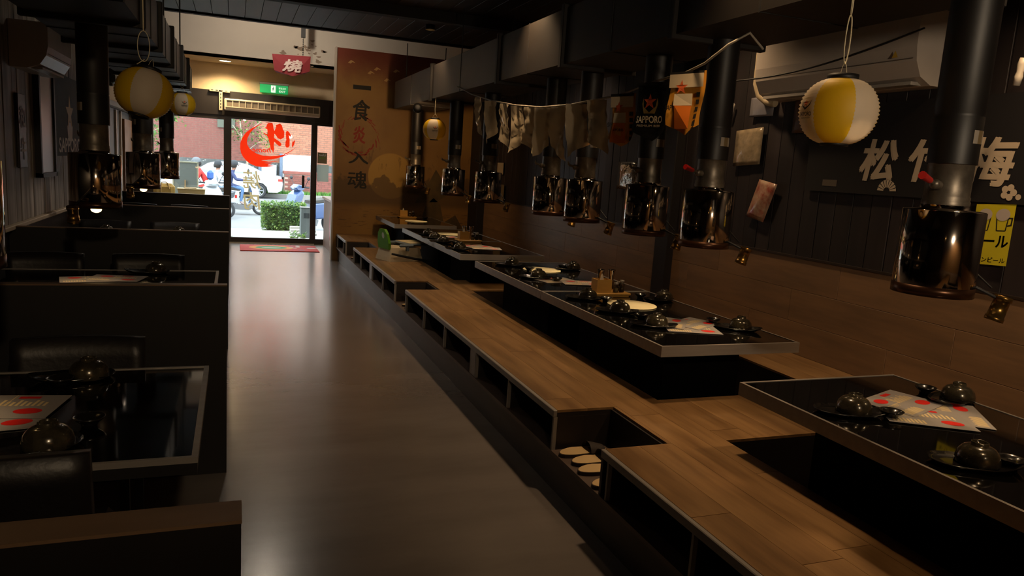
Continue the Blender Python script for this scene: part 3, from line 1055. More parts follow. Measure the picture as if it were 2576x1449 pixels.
lantern(dup(lan0, (0, 0, 0)), (2.058, 8.02, 1.877), math.radians(155), 'small yellow lantern with star logo hanging in front of the mural', None, 2.22, 'cord')
lantern(dup(lan0, (0, 0, 0)), (-0.505, 8.36, 1.936), math.radians(180), 'small yellow lantern half hidden behind the larger left lantern', None, 2.13, 'loops')
lantern(lan0, (-0.405, 3.98, 1.745), math.radians(69), 'large yellow lantern tilted above the left booths', None, 2.13, 'loop', .22)

# ================================================================== PENNANT GARLAND
G = ((1155, 7.104, 2.262), (1190, 6.63, 2.158), (1240, 6.05, 2.065), (1300, 5.466, 1.993), (1365, 4.94, 1.949), (1440, 4.438, 1.937), (1500, 4.10, 1.946), (1565, 3.78, 1.953), (1650, 3.427, 1.995), (1735, 3.124, 2.016), (1780, 2.983, 2.042), (1840, 2.818, 2.104))
GX = 2.035
def gpt(y):
    for a, b in zip(G[:-1], G[1:]):
        if b[1] <= y <= a[1]:
            f = (a[1] - y) / (a[1] - b[1])
            return (GX, y, a[2] + (b[2] - a[2]) * f)
    return (GX, y, 2.0)
gar = thing('pennant_garland', 'string of foil and printed beer pennants sagging below the duct', 'garland', (GX, 4.9, 1.9))
MB().tube([(GX, g[1], g[2]) for g in G] + [(2.12, 2.79, 2.16), (2.2, 2.79, 2.10)], .006, 6).build('string', mat('string_grey', '#8d8577', .7), gar, True)
M_FOIL = mat('foil_gold', '#fae6c4', 0.17, 0.62)
M_BEER = mat('pennant_beer', '#c98a2c', 0.5, var=.15, scale=(6, 6, 6))
M_PBLK = mat('pennant_black', '#17191a', 0.5)
PEN = ((6.42, .10, .31, 'f'), (6.06, .115, .33, 'f'), (5.72, .12, .33, 'f'), (5.42, .11, .33, 'f'), (5.14, .13, .33, 'f'), (4.90, .13, .33, 'f'), (4.63, .125, .33, 'f'), (4.33, .145, .31, 'f'), (4.05, .145, .29, 'f'),
       (3.72, .17, .29, 'b'), (3.41, .21, .30, 'k'), (3.10, .20, .30, 'b'))
for i, (yc, w, h, kd) in enumerate(PEN):
    yawp = random.uniform(-.8, -.25) if kd == 'f' else -.35
    base = gpt(yc)
    nx_, nz_ = (5, 10) if kd == 'f' else (6, 9)
    vs, fs = [], []
    cr = .010 if kd == 'f' else 0.0
    for j in range(nz_ + 1):
        for k in range(nx_ + 1):
            u = (k / nx_ - .5)
            v = j / nz_
            ww = w
            tail = .16 * h * (1 - abs(u * 2)) if kd != 'f' else (.30 * h * (.5 - u if i % 2 else .5 + u) * (1 if i not in (4, 5) else .8))
            z = -v * (h * (.84 if kd != 'f' else .80)) - (tail if j == nz_ else tail * v)
            dx = .018 * math.sin(6 * u + 4 * v + i) * v + (.02 * v if kd == 'f' else 0)
            q = random.uniform(-cr, cr)
            vs.append((dx - u * ww * math.sin(yawp) + q * math.cos(yawp), -u * ww * math.cos(yawp) - q * math.sin(yawp), z))
    for j in range(nz_):
        for k in range(nx_):
            a = j * (nx_ + 1) + k
            fs.append((a, a + nx_ + 1, a + nx_ + 2, a + 1))
    mb = MB().add(vs, fs, 0, True)
    o = mb.build('pennant', {'f': M_FOIL, 'b': M_BEER, 'k': M_PBLK}[kd], gar)
    o.location = (base[0] - GX - .004, base[1] - 4.9, base[2] - 1.9 - .004)
    if kd != 'f':
        fn = lambda u, v, w_, Y=yawp: (-.006 - u * math.sin(Y) + .016 * (-v / h) * math.sin(6 * u / w + 4 * (-v / h) + i) - .006, -u * math.cos(Y), v)
        pr = MB()
        if kd == 'k':
            pr.poly([(p[0], p[1] - .10) for p in star(.042)], fn, mi=1)
            pr.poly([(-.05, -.11), (-.045, -.08), (-.035, -.125), (0, -.155), (.035, -.125), (.045, -.08), (.05, -.11), (.03, -.16), (-.03, -.16)], fn, mi=2)
            lettering(pr, 'SAPPORO', fn, w=.15, h=.036, bold=.02, mi=0, at=(0, -.19))
            lettering(pr, 'PREMIUM BEER', fn, w=.13, h=.011, mi=0, at=(0, -.222))
        else:
            pr.poly(rect(-w * .49, -.075, w * .49, -.012), fn, mi=3)
            pr.poly([(p[0] - .02, p[1] - .075) for p in star(.036)], fn, mi=1)
            pr.poly(rect(-.05, -.27 * 1.0, .035, -.16), fn, mi=4)
            pr.poly(rect(-.055, -.16, .04, -.105), fn, mi=3)
            lettering(pr, 'SAPPORO', fn, w=.07, h=.016, bold=.02, mi=5, at=(-.008, -.20))
            lettering(pr, 'SAP', fn, w=.045, h=.026, bold=.02, mi=5, at=(-.082, -.17))
            for q in range(5):
                pr.poly(rect(.062, -.10 - .034 * q - .022, .084, -.10 - .034 * q), fn, mi=5)
        pr.poly(rect(-w * .5, -.016, w * .5, -.001), fn, mi=5)
        pr.build('print', [mat('print_cream', '#d8cbb0', .6), M_STAR, mat('print_gold', '#8a7340', .5), mat('beer_foam', '#c9b798', .6), mat('beer_amber', '#c8691c', .5), M_INK], o)['kind'] = 'stuff'

# ================================================================== WALL DECORATION, RIGHT
XW = 3.505
rf = lambda y0, z0, x=XW: (lambda u, v, w: (x - w, y0 - u, z0 + v))
ban = thing('cloth_banner', 'black cloth banner with white characters 松竹梅 on the right wall', 'banner', (XW, 3.05, 1.49))
MB().box(XW - .006, 2.25, 1.49, XW, 3.86, 2.02).build('cloth', mat('banner_black', '#0f0c10', .8), ban, True)
mb = MB()
for ch, yc, hh in (('松', 3.29, .23), ('竹', 2.955, .22), ('梅', 2.61, .23)):
    lettering(mb, ch, rf(yc, 1.69, XW - .0075), w=.25, h=hh, bold=.036, shear=.14)
for k in range(9):
    a0, a1 = PI * (k + .12) / 9, PI * (k + .88) / 9
    mb.poly([(.022 * math.cos(a0), .022 * math.sin(a0)), (.066 * math.cos(a0), .066 * math.sin(a0)), (.066 * math.cos(a1), .066 * math.sin(a1)), (.022 * math.cos(a1), .022 * math.sin(a1))], rf(3.205, 1.515, XW - .0075))
for k in range(5):
    mb.poly(disc(.017, .017, 12, (.024 * math.cos(2 * PI * k / 5), .024 * math.sin(2 * PI * k / 5))), rf(2.49, 1.545, XW - .0075 - .0004 * k))
mb.poly(disc(.014, .014, 12), rf(2.44, 1.525, XW - .0075))
tag(mb.build('lettering', mat('banner_print', '#c4b29a', .7), ban, True), kind='stuff')
MB().poly(rect(-.06, -.02, .06, .02), rf(3.645, 1.545, XW - .0075)).build('care_patch', mat('patch_grey', '#5d5348', .7), ban, True)

pos = thing('beer_poster', 'yellow paper poster with beer mugs and ビール lettering', 'poster', (XW, 2.53, 1.19))
fy = rf(2.545, 1.335, XW - .002)
sk = lambda u, v, w: fy(u + .12 * -v * 0, v + .06 * u, w)
MB().poly(rect(-.10, -.15, .10, .15), sk, .001).build('sheet', mat('poster_yellow', '#c9bb20', .6, var=.05), pos, True)
f2 = lambda u, v, w: (lambda p: (p[0] - .0016, p[1], p[2]))(sk(u, v, 0))
mb = MB()
lettering(mb, 'ビール', f2, w=.18, h=.062, bold=.03, at=(.0, -.03))
lettering(mb, 'キリンビール', f2, w=.18, h=.025, bold=.02, at=(0, -.125))
for cx_, s_ in ((-.045, -1), (.045, 1)):
    for e in (((-.03, .09), (-.022, .02)), ((-.022, .02), (.022, .02)), ((.022, .02), (.03, .09))):
        (a, b), (c, d) = e
        L_ = math.hypot(c - a, d - b)
        nx_, ny_ = -(d - b) / L_ * .003, (c - a) / L_ * .003
        mb.poly([(cx_ + a + nx_, b + ny_), (cx_ + c + nx_, d + ny_), (cx_ + c - nx_, d - ny_), (cx_ + a - nx_, b - ny_)], f2)
    hx = cx_ + s_ * .028
    mb.poly([(hx, .04), (hx + s_ * .022, .045), (hx + s_ * .024, .085), (hx, .085), (hx, .078), (hx + s_ * .016, .078), (hx + s_ * .015, .052), (hx, .047)], f2)
mb.build('print', M_INK, pos, True)
mb = MB()
f3 = lambda u, v, w: (lambda p: (p[0] - .0026, p[1], p[2]))(sk(u, v, 0))
for cx_ in (-.045, .045):
    mb.poly(disc(.036, .03, 18, (cx_, .098)), f3)
mb.build('foam_print', mat('foam_grey', '#b9ada6', .6), pos, True)

def wall_sheet(name, label, cat, y0, y1, z0, z1, m, skew=0.0, bulge=0.0, lean=0.0):
    n, k = 6, 8
    vs, fs = [], []
    for j in range(k + 1):
        for i in range(n + 1):
            u, v = i / n, j / k
            b = bulge * math.sin(PI * u) * math.sin(PI * v) * (1 + .4 * math.sin(9 * u + 7 * v))
            vs.append((XW - .006 - b, y0 + (y1 - y0) * u + lean * (v - .5), z0 + (z1 - z0) * v + skew * (u - .5)))
    for j in range(k):
        for i in range(n):
            a = j * (n + 1) + i
            fs.append((a, a + n + 1, a + n + 2, a + 1))
    o = one(name, MB().add(vs, fs, 0, bulge > 0), m, label, cat)
    so = o.modifiers.new('thick', 'SOLIDIFY'); so.thickness = .002; so.offset = 1
    return o
M_CLEAR = mat('cloudy_plastic', '#8f8069', 0.12, var=.2, scale=(20, 20, 20), bump=.5, bscale=18, coat=.6)
wall_sheet('silver_sheet', 'square silvery sheet on the wall under the air conditioner hose', 'sheet', 4.25, 4.50, 1.985, 2.12, mat('silver_blue', '#9a98a0', .3, .5), .0, .01)
wall_sheet('plastic_pouch', 'clear crinkled plastic pouch taped to the dark wall', 'pouch', 4.33, 4.63, 1.64, 1.90, M_CLEAR, -.02, .012)
wall_sheet('gift_pouch', 'tilted red and cream patterned gift pouch on the wall', 'pouch', 4.17, 4.36, 1.26, 1.53, mat('pouch_red', '#8d2a1c', .35, col2='#b9a58c', scale=(14, 14, 14), coat=.5), .03, .02, -.10)
wall_sheet('foil_pouch', 'crumpled silver foil pouch beside the wall pillar', 'pouch', 6.05, 6.40, 1.38, 1.64, mat('foil_silver', '#c4bcb2', .15, .95, bump=1.0, bscale=14), .0, .02)
wall_sheet('paper_notice', 'torn pale paper notice above the foil pennants', 'notice', 8.62, 9.12, 2.05, 2.30, mat('paper_tan', '#8d7a68', .7), .05)
wall_sheet('paper_notice', 'small cream card on the far dark wall', 'notice', 9.70, 9.95, 1.42, 1.58, mat('paper_cream', '#a8977c', .7))
wall_sheet('paper_notice', 'narrow tan paper strip low on the far dark wall', 'notice', 9.62, 9.92, 1.02, 1.28, mat('paper_strip', '#6f6046', .7))
wall_sheet('plastic_pouch', 'long cloudy plastic bag hanging behind the last foil pennant', 'pouch', 6.95, 7.25, 1.62, 2.02, M_CLEAR, .0, .015)
wall_sheet('brown_packet', 'brown packet on the wall behind the near lantern', 'packet', 3.86, 4.04, 1.86, 2.08, mat('packet_brown', '#5a3a22', .4, var=.4, scale=(18, 18, 18)), .0, .01)
mb = MB().lathe([(.0, 0), (.014, .0), (.018, .04), (.014, .06), (.019, .09), (.015, .12), (.0, .12)], 12)
o = one('plastic_clip', mb, mat('clip_white', '#cfc4b4', .5), 'small white plastic clip hanging at the upper right edge', 'clip')
o.location = (3.3, 2.40, 2.02)
o.rotation_euler = (.12, 0, 0)
mb = MB().lathe([(.0, 0), (.012, .0), (.014, .04), (.011, .06), (.013, .09), (.0, .1)], 12)
o = one('plastic_clip', mb, MATS['clip_white'], 'small white plastic clip beside the silvery sheet', 'clip')
o.location = (3.495, 4.72, 2.0)
o.rotation_euler = (.25, 0, 0)

# ================================================================== WALL DECORATION, LEFT
lf = lambda y0, z0, x: (lambda u, v, w: (x + w, y0 + u, z0 + v))
bd = thing('framed_board', 'pale framed board on the weathered left wall', 'board', (XL + .03, 6.85, 1.235))
MB().box(XL + .003, 6.62, 1.235, XL + .03, 7.08, 1.99).build('panel', mat('board_pale', '#b5aaa8', .35), bd, True)
mb = MB()
for a in ((6.585, 1.20, 6.625, 2.03), (7.075, 1.20, 7.115, 2.03)):
    mb.box(XL + .002, a[0], a[1], XL + .045, a[2], a[3])
mb.box(XL + .002, 6.585, 1.99, XL + .045, 7.115, 2.03).box(XL + .002, 6.585, 1.20, XL + .045, 7.115, 1.235)
mb.build('frame', M_BLACK, bd, True)
sg = thing('hanging_sign', 'narrow black hanging sign with white characters 和牛', 'sign', (XL + .02, 6.17, 1.285))
MB().box(XL + .004, 6.08, 1.285, XL + .022, 6.27, 1.80, b=.003).build('board', mat('sign_black', '#1a1213', .5), sg, True)
mb = MB()
lettering(mb, '和', lf(6.175, 1.64, XL + .024), w=.14, h=.15, bold=.02)
lettering(mb, '牛', lf(6.175, 1.42, XL + .024), w=.13, h=.15, bold=.02)
mb.build('lettering', mat('sign_print', '#a79a95', .6), sg, True)
fl = thing('beer_flag', 'dark grey flag with gold star and SAPPORO lettering on left wall', 'flag', (XL + .01, 7.85, 1.36))
MB().box(XL + .006, 7.25, 1.36, XL + .012, 8.45, 2.06).build('cloth', mat('flag_grey', '#35383a', .8, var=.1), fl, True)
mb = MB()
mb.poly([(p[0] * 1.0, p[1]) for p in star(.17)], lf(7.85, 1.74, XL + .0135))
mb.build('star_print', mat('flag_gold', '#b08a3c', .6), fl, True)
mb = MB()
lettering(mb, 'SAPPORO', lf(7.85, 1.455, XL + .0135), w=.95, h=.13, bold=.02)
mb.poly([(-.12, .0), (-.09, -.1), (0, -.13), (.09, -.1), (.12, 0), (.05, .04), (-.05, .04)], lf(7.85, 1.62, XL + .0132))
mb.build('lettering', mat('flag_print', '#b9ad9a', .6), fl, True)
spk = thing('wall_speaker', 'black loudspeaker mounted high on the entrance wall', 'speaker', (-1.40, 10.4, 2.2))
MB().box(-1.43, 10.25, 2.22, -1.36, 10.55, 2.40, b=.02).build('cabinet', M_BLACK, spk, True)
MB().box(-1.44, 10.35, 2.19, -1.40, 10.45, 2.26).build('bracket', M_BLACK, spk, True)

# ================================================================== TABLEWARE
def lathe_thing(name, prof, m, cat, seg=28):
    o = MB().lathe(prof, seg).build(name, m)
    return tag(o, 'x', cat)
R_ = .062
bowl0 = lathe_thing('rice_bowl', [(.060, 0), (.0625, .002), (.0615, .018), (.056, .036), (.044, .050), (.030, .056), (.0245, .057), (.0245, .066), (.0215, .068), (.0205, .066), (.0205, .059), (0, .058)], M_BOWL, 'bowl')
dish0 = lathe_thing('sauce_dish', [(0, .004), (.016, .003), (.018, 0), (.020, .0), (.022, .010), (.036, .022), (.042, .030), (.040, .030), (.034, .024), (.018, .013), (0, .012)], M_PLATE, 'dish')
def make_plate():
    vs, fs = [], []
    n, rings = 24, ((.0, .004), (.6, .004), (.85, .006), (1.0, .016), (1.0, .012), (.8, .001), (0, .0))
    for i in range(n):
        a = 2 * PI * i / n
        ca, sa = math.cos(a), math.sin(a)
        ex = .115 * abs(ca) ** .7 * (1 if ca > 0 else -1) + (-.03 * max(0, -ca) ** 4)
        ey = .068 * abs(sa) ** .8 * (1 if sa > 0 else -1)
        for r, z in rings:
            vs.append((ex * r, ey * r, z + (.012 * (r ** 4) * max(0, -ca) ** 3)))
    k = len(rings)
    for i in range(n):
        j = (i + 1) % n
        for q in range(k - 1):
            fs.append((i * k + q, j * k + q, j * k + q + 1, i * k + q + 1))
    return tag(MB().add(vs, fs, 0, True).build('side_plate', M_PLATE), 'x', 'plate')
plate0 = make_plate()
M_MENU = mat('menu_print', '#8f8986', .35, var=.06)
M_MENUD = mat('menu_dark', '#2c2826', .3)
def make_menu(name, dark):
    t = thing(name, '', 'menu')
    MB().box(-.148, -.105, 0, .148, .105, .0012).build('sheet', M_MENUD if dark else M_MENU, t)
    fn = lambda u, v, w: (u, v, .0017 + w)
    mb = MB()
    mb.poly(disc(.036, .024, 24, (-.07, .05)), fn)
    mb.poly(disc(.038, .025, 24, (.08, -.045)), fn)
    mb.poly(rect(.01, .07, .07, .09), fn)
    mb.build('logo_print', mat('menu_red', '#c8201a', .4), t)['kind'] = 'stuff'
    mb = MB()
    for k in range(9):
        mb.poly(rect(-.02 + .015 * k, .0, -.012 + .015 * k, .055 - .01 * (k % 3)), fn)
        mb.poly(rect(-.13 + .013 * k, -.09, -.122 + .013 * k, -.05 + .006 * (k % 2)), fn)
    mb.poly(rect(-.146, .004, -.0, .007), fn)
    mb.poly(rect(-.003, .0, .0, .103), fn)
    lettering(mb, '燒肉', fn, w=.05, h=.022, at=(-.07, -.004))
    mb.build('text_print', mat('menu_cream', '#d9c290', .4), t)['kind'] = 'stuff'
    return t
menu0 = make_menu('menu_sheet', False)
used = set()
def put(src, loc, label, rotz=0.0, group=None):
    if src.name not in used:
        used.add(src.name)
        o = src
        o.location = loc
        o.rotation_euler = (0, 0, rotz)
        o['label'] = label
    else:
        o = dup(src, loc, rotz, label)
    if group:
        o['group'] = group
    return o

def place_setting(x, y, where, rot, plate=True):
    if plate:
        put(plate0, (x - .035, y + .0, TZ), 'black plate under bowl ' + where, rot, 'black side plates')
    put(bowl0, (x, y, TZ + (.006 if plate else 0)), 'black upturned rice bowl ' + where, 0, 'upturned black bowls')
SET = ((2.185, 5.70, 'at the far end of the middle table, aisle side', 2.6), (2.15, 5.03, 'before the pale grill cover of the middle table, aisle side', 2.6), (2.15, 4.19, 'between the two pale grill covers, aisle side', 2.6),
       (2.155, 3.77, 'left of the near pale grill cover, aisle side', 2.6), (2.175, 3.39, 'touching the fanned menus on the middle table', 2.6), (2.66, 5.50, 'at the far end of the middle table, wall side', .4),
       (2.685, 4.13, 'at the foot of the black wall pillar', .3), (2.65, 3.28, 'at the near wall-side corner of the middle table', 2.4),
       (2.125, 1.95, 'left of the menus on the nearest right table', 2.7), (2.72, 2.0, 'beyond the menus on the nearest right table, by the wall', .3), (2.13, 1.47, 'nearest the viewer on the right, by the frame edge', 2.6),
       (2.07, 8.12, 'at the far end of the far table, aisle side', 2.6), (2.04, 7.72, 'beside the bright menus on the far table', 2.6), (2.035, 7.35, 'before the small wooden tray on the far table', 2.6), (2.04, 6.75, 'at the near end of the far table', 2.6),
       (-.455, 2.12, 'at the near edge of the first booth table', .3), (-.465, 2.76, 'at the far edge of the first booth table', .2), (-.468, 5.10, 'on the second booth table', .1),
       (-.49, 7.45, 'on the third booth table, aisle side', .1), (-1.08, 7.42, 'on the third booth table, wall side', .1))
for x, y, w, r in SET:
    place_setting(x, y, w, r)
DSH = ((2.225, 5.40, 'before the far pale grill cover'), (2.59, 5.56, 'behind the far pale grill cover'), (2.235, 4.88, 'in front of the folded menus on the middle table'), (2.56, 4.22, 'between tray and wall pillar'),
       (2.235, 4.10, 'beside the near grill cover rim'), (2.185, 3.57, 'between two bowls left of the fanned menus'), (2.575, 3.43, 'right of the fanned menus'), (2.66, 2.10, 'behind the menus on the nearest right table'),
       (2.225, 1.875, 'in front of the menus on the nearest right table'), (2.22, 1.43, 'at the right frame edge'), (2.12, 7.20, 'beside the wooden tray on the far table'),
       (-.385, 2.27, 'beside the bowl on the first booth table'), (-.535, 2.68, 'at the far left of the first booth table'), (2.60, 10.42, 'at the wall end of the mural table'))
for x, y, w in DSH:
    put(dish0, (x, y, TZ), 'small black sauce dish ' + w, 0, 'small black dishes')
MEN = ((2.44, 3.42, .002, .5, 'uppermost menu with red ovals in the fan on the middle table'), (2.34, 3.30, .0, -.35, 'lower menu fanned out on the middle table'), (2.28, 3.45, .004, .9, 'menu leaning to the bowl on the middle table'),
       (2.25, 4.93, .0, .2, 'flat menu with red oval on the far half of the middle table'), (2.40, 4.80, .002, -.2, 'second menu beside the wooden tray on the middle table'),
       (2.42, 2.00, .004, .35, 'top menu with red oval on the nearest right table'), (2.36, 1.85, .002, -.55, 'lower menu fanned on the nearest right table'), (2.53, 1.87, .0, .9, 'rearmost dark menu on the nearest right table'),
       (2.20, 7.92, .0, .3, 'bright menu on the far half of the far table'), (2.36, 6.90, .0, -.2, 'bright menu near the edge of the far table'), (2.30, 7.04, .002, .4, 'menu beside the bowl on the far table'),
       (-.64, 2.47, .003, -.15, 'upper menu on the first booth table at the left edge'), (-.66, 2.36, .0, .15, 'lower menu on the first booth table at the left edge'),
       (-.80, 4.83, .0, .2, 'pale menu on the second booth table'), (-.66, 4.86, .002, -.2, 'menu with red oval on the second booth table'))
for x, y, dz, r, w in MEN:
    put(menu0, (x, y, TZ + .0025 + dz), w, r, 'printed menus on the tables')

# ---- condiment trays
M_WOOD = mat('tray_wood', '#b98a3c', .45, var=.12, scale=(3, 20, 20))
def tray_set(x, y, where, full=True, rot=-.0):
    t = thing('wooden_tray', 'light wooden tray ' + where, 'tray', (x, y, TZ), rot)
    MB().box(-.13, -.09, .008, .13, .09, .022, b=.003).build('board', M_WOOD, t)
    MB().box(-.12, -.08, 0, .12, -.06, .008).build('foot', M_WOOD, t)
    MB().box(-.12, .06, 0, .12, .08, .008).build('foot', M_WOOD, t)
    n = thing('napkin_box', 'open wooden napkin box ' + where, 'napkin box', (x - .055, y - .005, TZ + .022), rot)
    MB().box(-.055, -.045, 0, .055, .045, .006).build('base', M_WOOD, n)
    for a in ((-.055, -.045, .055, -.038), (-.055, .038, .055, .045), (-.055, -.038, -.048, .038), (.048, -.038, .055, .038)):
        MB().box(a[0], a[1], .006, a[2], a[3], .085).build('side', M_WOOD, n)
    vs = [(-.02 + .04 * i / 6, .0, .05 + .07 * math.sin(PI * i / 6)) for i in range(7)]
    MB().poly([(p[0], p[2]) for p in vs], lambda u, v, w: (u, w, v), .004).build('napkin', mat('napkin_white', '#d8cdb2', .8), n)
    g = pane_mat('jar_glass', (.8, .78, .7), .15)
    if full:
        for k, (dx, dy) in enumerate(((-.03, .065), (.05, .06))):
            c = MB().lathe([(.018, 0), (.017, .06), (.02, .10), (.026, .135), (.027, .14), (.024, .138), (.016, .1), (.015, .02), (0, .02)], 24)
            o = c.build('steel_cup', M_CHROME)
            o.location = (x + dx, y + dy, TZ + .022)
            tag(o, ('left' if k == 0 else 'right') + ' flared steel cup on the tray ' + where, 'cup', 'flared steel cups')
    for k, (dx, dy, h, m2) in enumerate(((.035, -.045, .055, '#7a6a4a'), (.085, -.035, .07, '#3a2a18'), (.10, .03, .05, '#6a4a2a'))):
        j = thing('spice_jar', ('first', 'second', 'third')[k] + ' small glass spice jar on the tray ' + where, 'jar', (x + dx, y + dy, TZ + .022), 0, 'spice jars')
        MB().lathe([(0, 0), (.017, 0), (.018, .004), (.018, h * .75), (.014, h * .9), (.014, h)], 20).build('glass', g, j)
        MB().lathe([(0, .002), (.016, .002), (.016, h * .55), (0, h * .55)], 16).build('spice', mat('spice_%d' % k, m2, .7), j)
        MB().lathe([(0, h), (.0155, h), (.0155, h + .012), (0, h + .014)], 16).build('lid', M_STEEL, j)
tray_set(2.385, 4.36, 'on the middle table')
tray_set(2.36, 7.52, 'on the far table')
tray_set(2.36, 10.58, 'on the table by the mural', False)

# ---- toddler booster seat on the bench
bs = thing('booster_seat', 'beige toddler booster seat with green back and grey tray', 'booster seat', (1.76, 8.20, .40), .30)
M_BS = mat('booster_beige', '#d4c2a0', .5, var=.05)
def frustum(mb, x0, y0, x1, y1, z0, z1, ins, mi=0):
    vs = [(x0, y0, z0), (x1, y0, z0), (x1, y1, z0), (x0, y1, z0), (x0 + ins, y0 + ins, z1), (x1 - ins, y0 + ins, z1), (x1 - ins, y1 - ins, z1), (x0 + ins, y1 - ins, z1)]
    return mb.add(vs, [(3, 2, 1, 0), (4, 5, 6, 7), (0, 1, 5, 4), (1, 2, 6, 5), (2, 3, 7, 6), (3, 0, 4, 7)], mi)
mb = frustum(MB(), -.21, -.17, .21, .17, 0, .05, .008)
frustum(mb, -.20, -.16, .20, .16, .05, .15, .02)
mb.build('base', M_BS, bs)
mb = MB()
pts = [(-.12, .13), (.12, .13), (.13, .20), (.105, .30), (.055, .35), (-.055, .35), (-.105, .30), (-.13, .20)]
mb.poly(pts, lambda u, v, w: (-.175 - w - (v - .13) * .12, u, v), .03)
bk = mb.build('backrest', mat('booster_green', '#5d9a22', .4), bs)
MB().poly(disc(.03, .035, 16, (-.02, .28)), lambda u, v, w: (-.208 - (v - .13) * .12, u, v)).build('hole', mat('hole_pale', '#c5cdbf', .6), bk)
mb = MB().box(.02, -.18, .175, .29, .18, .20, b=.02)
mb.box(-.10, -.20, .16, .08, -.15, .195, b=.015).box(-.10, .15, .16, .08, .20, .195, b=.015)
mb.cyl((.0, -.18, .12), (.0, -.18, .17), .02, seg=12)
tr = mb.build('tray', mat('booster_grey', '#59656c', .45), bs)
MB().box(.035, -.165, .20, .275, .165, .206, b=.003).build('tray_top', mat('booster_cream', '#cbb98c', .5), tr)
MB().tube([(-.19, -.175, .09), (-.05, -.18, .06), (.10, -.19, .03), (.25, -.22, .008), (.31, -.24, .006)], [.012, .014, .014, .012, .009], 6).build('strap', M_BLACK, bs)
MB().box(.30, -.255, .0, .34, -.225, .012).build('buckle', M_BS, bs)

# ---- slippers on the step
def make_slipper():
    t = thing('slipper', '', 'slipper')
    out = []
    for i in range(24):
        a = 2 * PI * i / 24
        c_, s_ = math.cos(a), math.sin(a)
        w = .046 if c_ < 0 else .040
        out.append((.125 * c_, w * s_ * (1 - .12 * c_) - .006 * math.cos(2 * a)))
    MB().poly(out, lambda u, v, w: (u, v, w), .016).build('sole', mat('slipper_sole', '#3a2e26', .7), t)
    MB().poly([(p[0] * .97, p[1] * .96) for p in out], lambda u, v, w: (u, v, .0162 + w), .002).build('insole', mat('slipper_insole', '#c2a678', .7), t)
    vs, fs = [], []
    for i in range(7):
        for j in range(9):
            a = PI * j / 8
            x = .02 + .085 * i / 6
            w = .047 * math.sqrt(max(0.02, 1 - ((x - .01) / .13) ** 2))
            vs.append((x, w * math.cos(a), .016 + (.045 - .025 * i / 6) * math.sin(a)))
    for i in range(6):
        for j in range(8):
            a = i * 9 + j
            fs.append((a, a + 1, a + 10, a + 9))
    MB().add(vs, fs, 0, True).build('strap', mat('slipper_strap', '#2b2320', .7), t)
    return t
sl0 = make_slipper()
SL = ((1.53, 2.905, 0.05, 'farthest beige slipper on the near step'), (1.545, 2.80, .02, 'second beige slipper on the near step'), (1.53, 2.70, -.02, 'third beige slipper on the near step'), (1.525, 2.56, .03, 'nearest beige slipper on the near step, half hidden'),
      (1.55, 6.33, 0, 'beige slipper on the middle step'), (1.55, 6.45, 0, 'dim second slipper on the middle step'), (1.55, 9.45, 0, 'beige slipper on the far step'), (1.55, 9.62, 0, 'second slipper on the far step'))
for x, y, r, lb in SL:
    put(sl0, (x, y, .206), lb, r, 'slippers on the steps')

# ================================================================== ENTRANCE FITTINGS
acu = thing('air_curtain', 'white air curtain with slatted grille above the glass door', 'air curtain', (.57, 12.82, 2.13))
MB().box(-.16, 12.74, 2.135, 1.32, 12.92, 2.315, b=.012).build('housing', mat('curtain_white', '#cdbfa8', .5), acu, True)
MB().box(-.13, 12.733, 2.19, 1.30, 12.741, 2.29).build('grille_back', mat('grille_dark', '#75695a', .6), acu, True)
for k in range(16):
    xx = -.13 + 1.43 * k / 15
    MB().box(xx - .005, 12.725, 2.185, xx + .005, 12.742, 2.295).build('fin', mat('curtain_white', ''), acu, True)
MB().box(-.14, 12.722, 2.288, 1.31, 12.742, 2.300).build('rail', mat('curtain_white', ''), acu, True)
MB().box(-.14, 12.722, 2.180, 1.31, 12.742, 2.192).build('rail', mat('curtain_white', ''), acu, True)
br = thing('shelf_bracket', 'white slotted angle bracket beside the air curtain', 'bracket', (-.19, 12.9, 2.13))
mb = MB().box(-.24, 12.86, 2.13, -.19, 12.90, 2.44).box(-.38, 12.86, 2.415, -.08, 12.90, 2.45)
mb.build('angle_bar', mat('bracket_white', '#b8a98f', .5), br, True)
mb = MB()
for k in range(5):
    MB().box(-.222, 12.858, 2.16 + .05 * k, -.208, 12.861, 2.19 + .05 * k).build('slot', M_BLACK, br, True)
for k in range(4):
    MB().box(-.36 + .07 * k, 12.858, 2.427, -.325 + .07 * k, 12.861, 2.438).build('slot', M_BLACK, br, True)
ex = thing('exit_sign', 'lit green exit sign with running figure above the door', 'sign', (.59, 12.9, 2.47))
MB().box(.375, 12.86, 2.47, .81, 12.93, 2.60, b=.004).build('panel', mat('exit_green', '#18a860', .5, emit='#12b862', estr=.55), ex, True)
MB().box(.365, 12.85, 2.60, .82, 12.95, 2.635, b=.006).build('housing', mat('exit_grey', '#8c8478', .5), ex, True)
mb = MB()
ef = lambda u, v, w: (.59 + u, 12.8585, 2.535 + v)
mb.poly(rect(-.045, -.055, .025, .055), ef)
lettering(mb, 'EXIT', lambda u, v, w: (.72 + u, 12.8585, 2.505 + v), w=.10, h=.03, bold=.02)
lettering(mb, '緊急出口', lambda u, v, w: (.72 + u, 12.8585, 2.553 + v), w=.11, h=.03)
mb.build('lettering', mat('exit_white', '#f2fff6', .5, emit='#e8fff0', estr=.8), ex, True)
mb = MB()
gf = lambda u, v, w: (.58 + u, 12.8575, 2.535 + v)
mb.poly(disc(.008, .008, 10, (.004, .03)), gf)
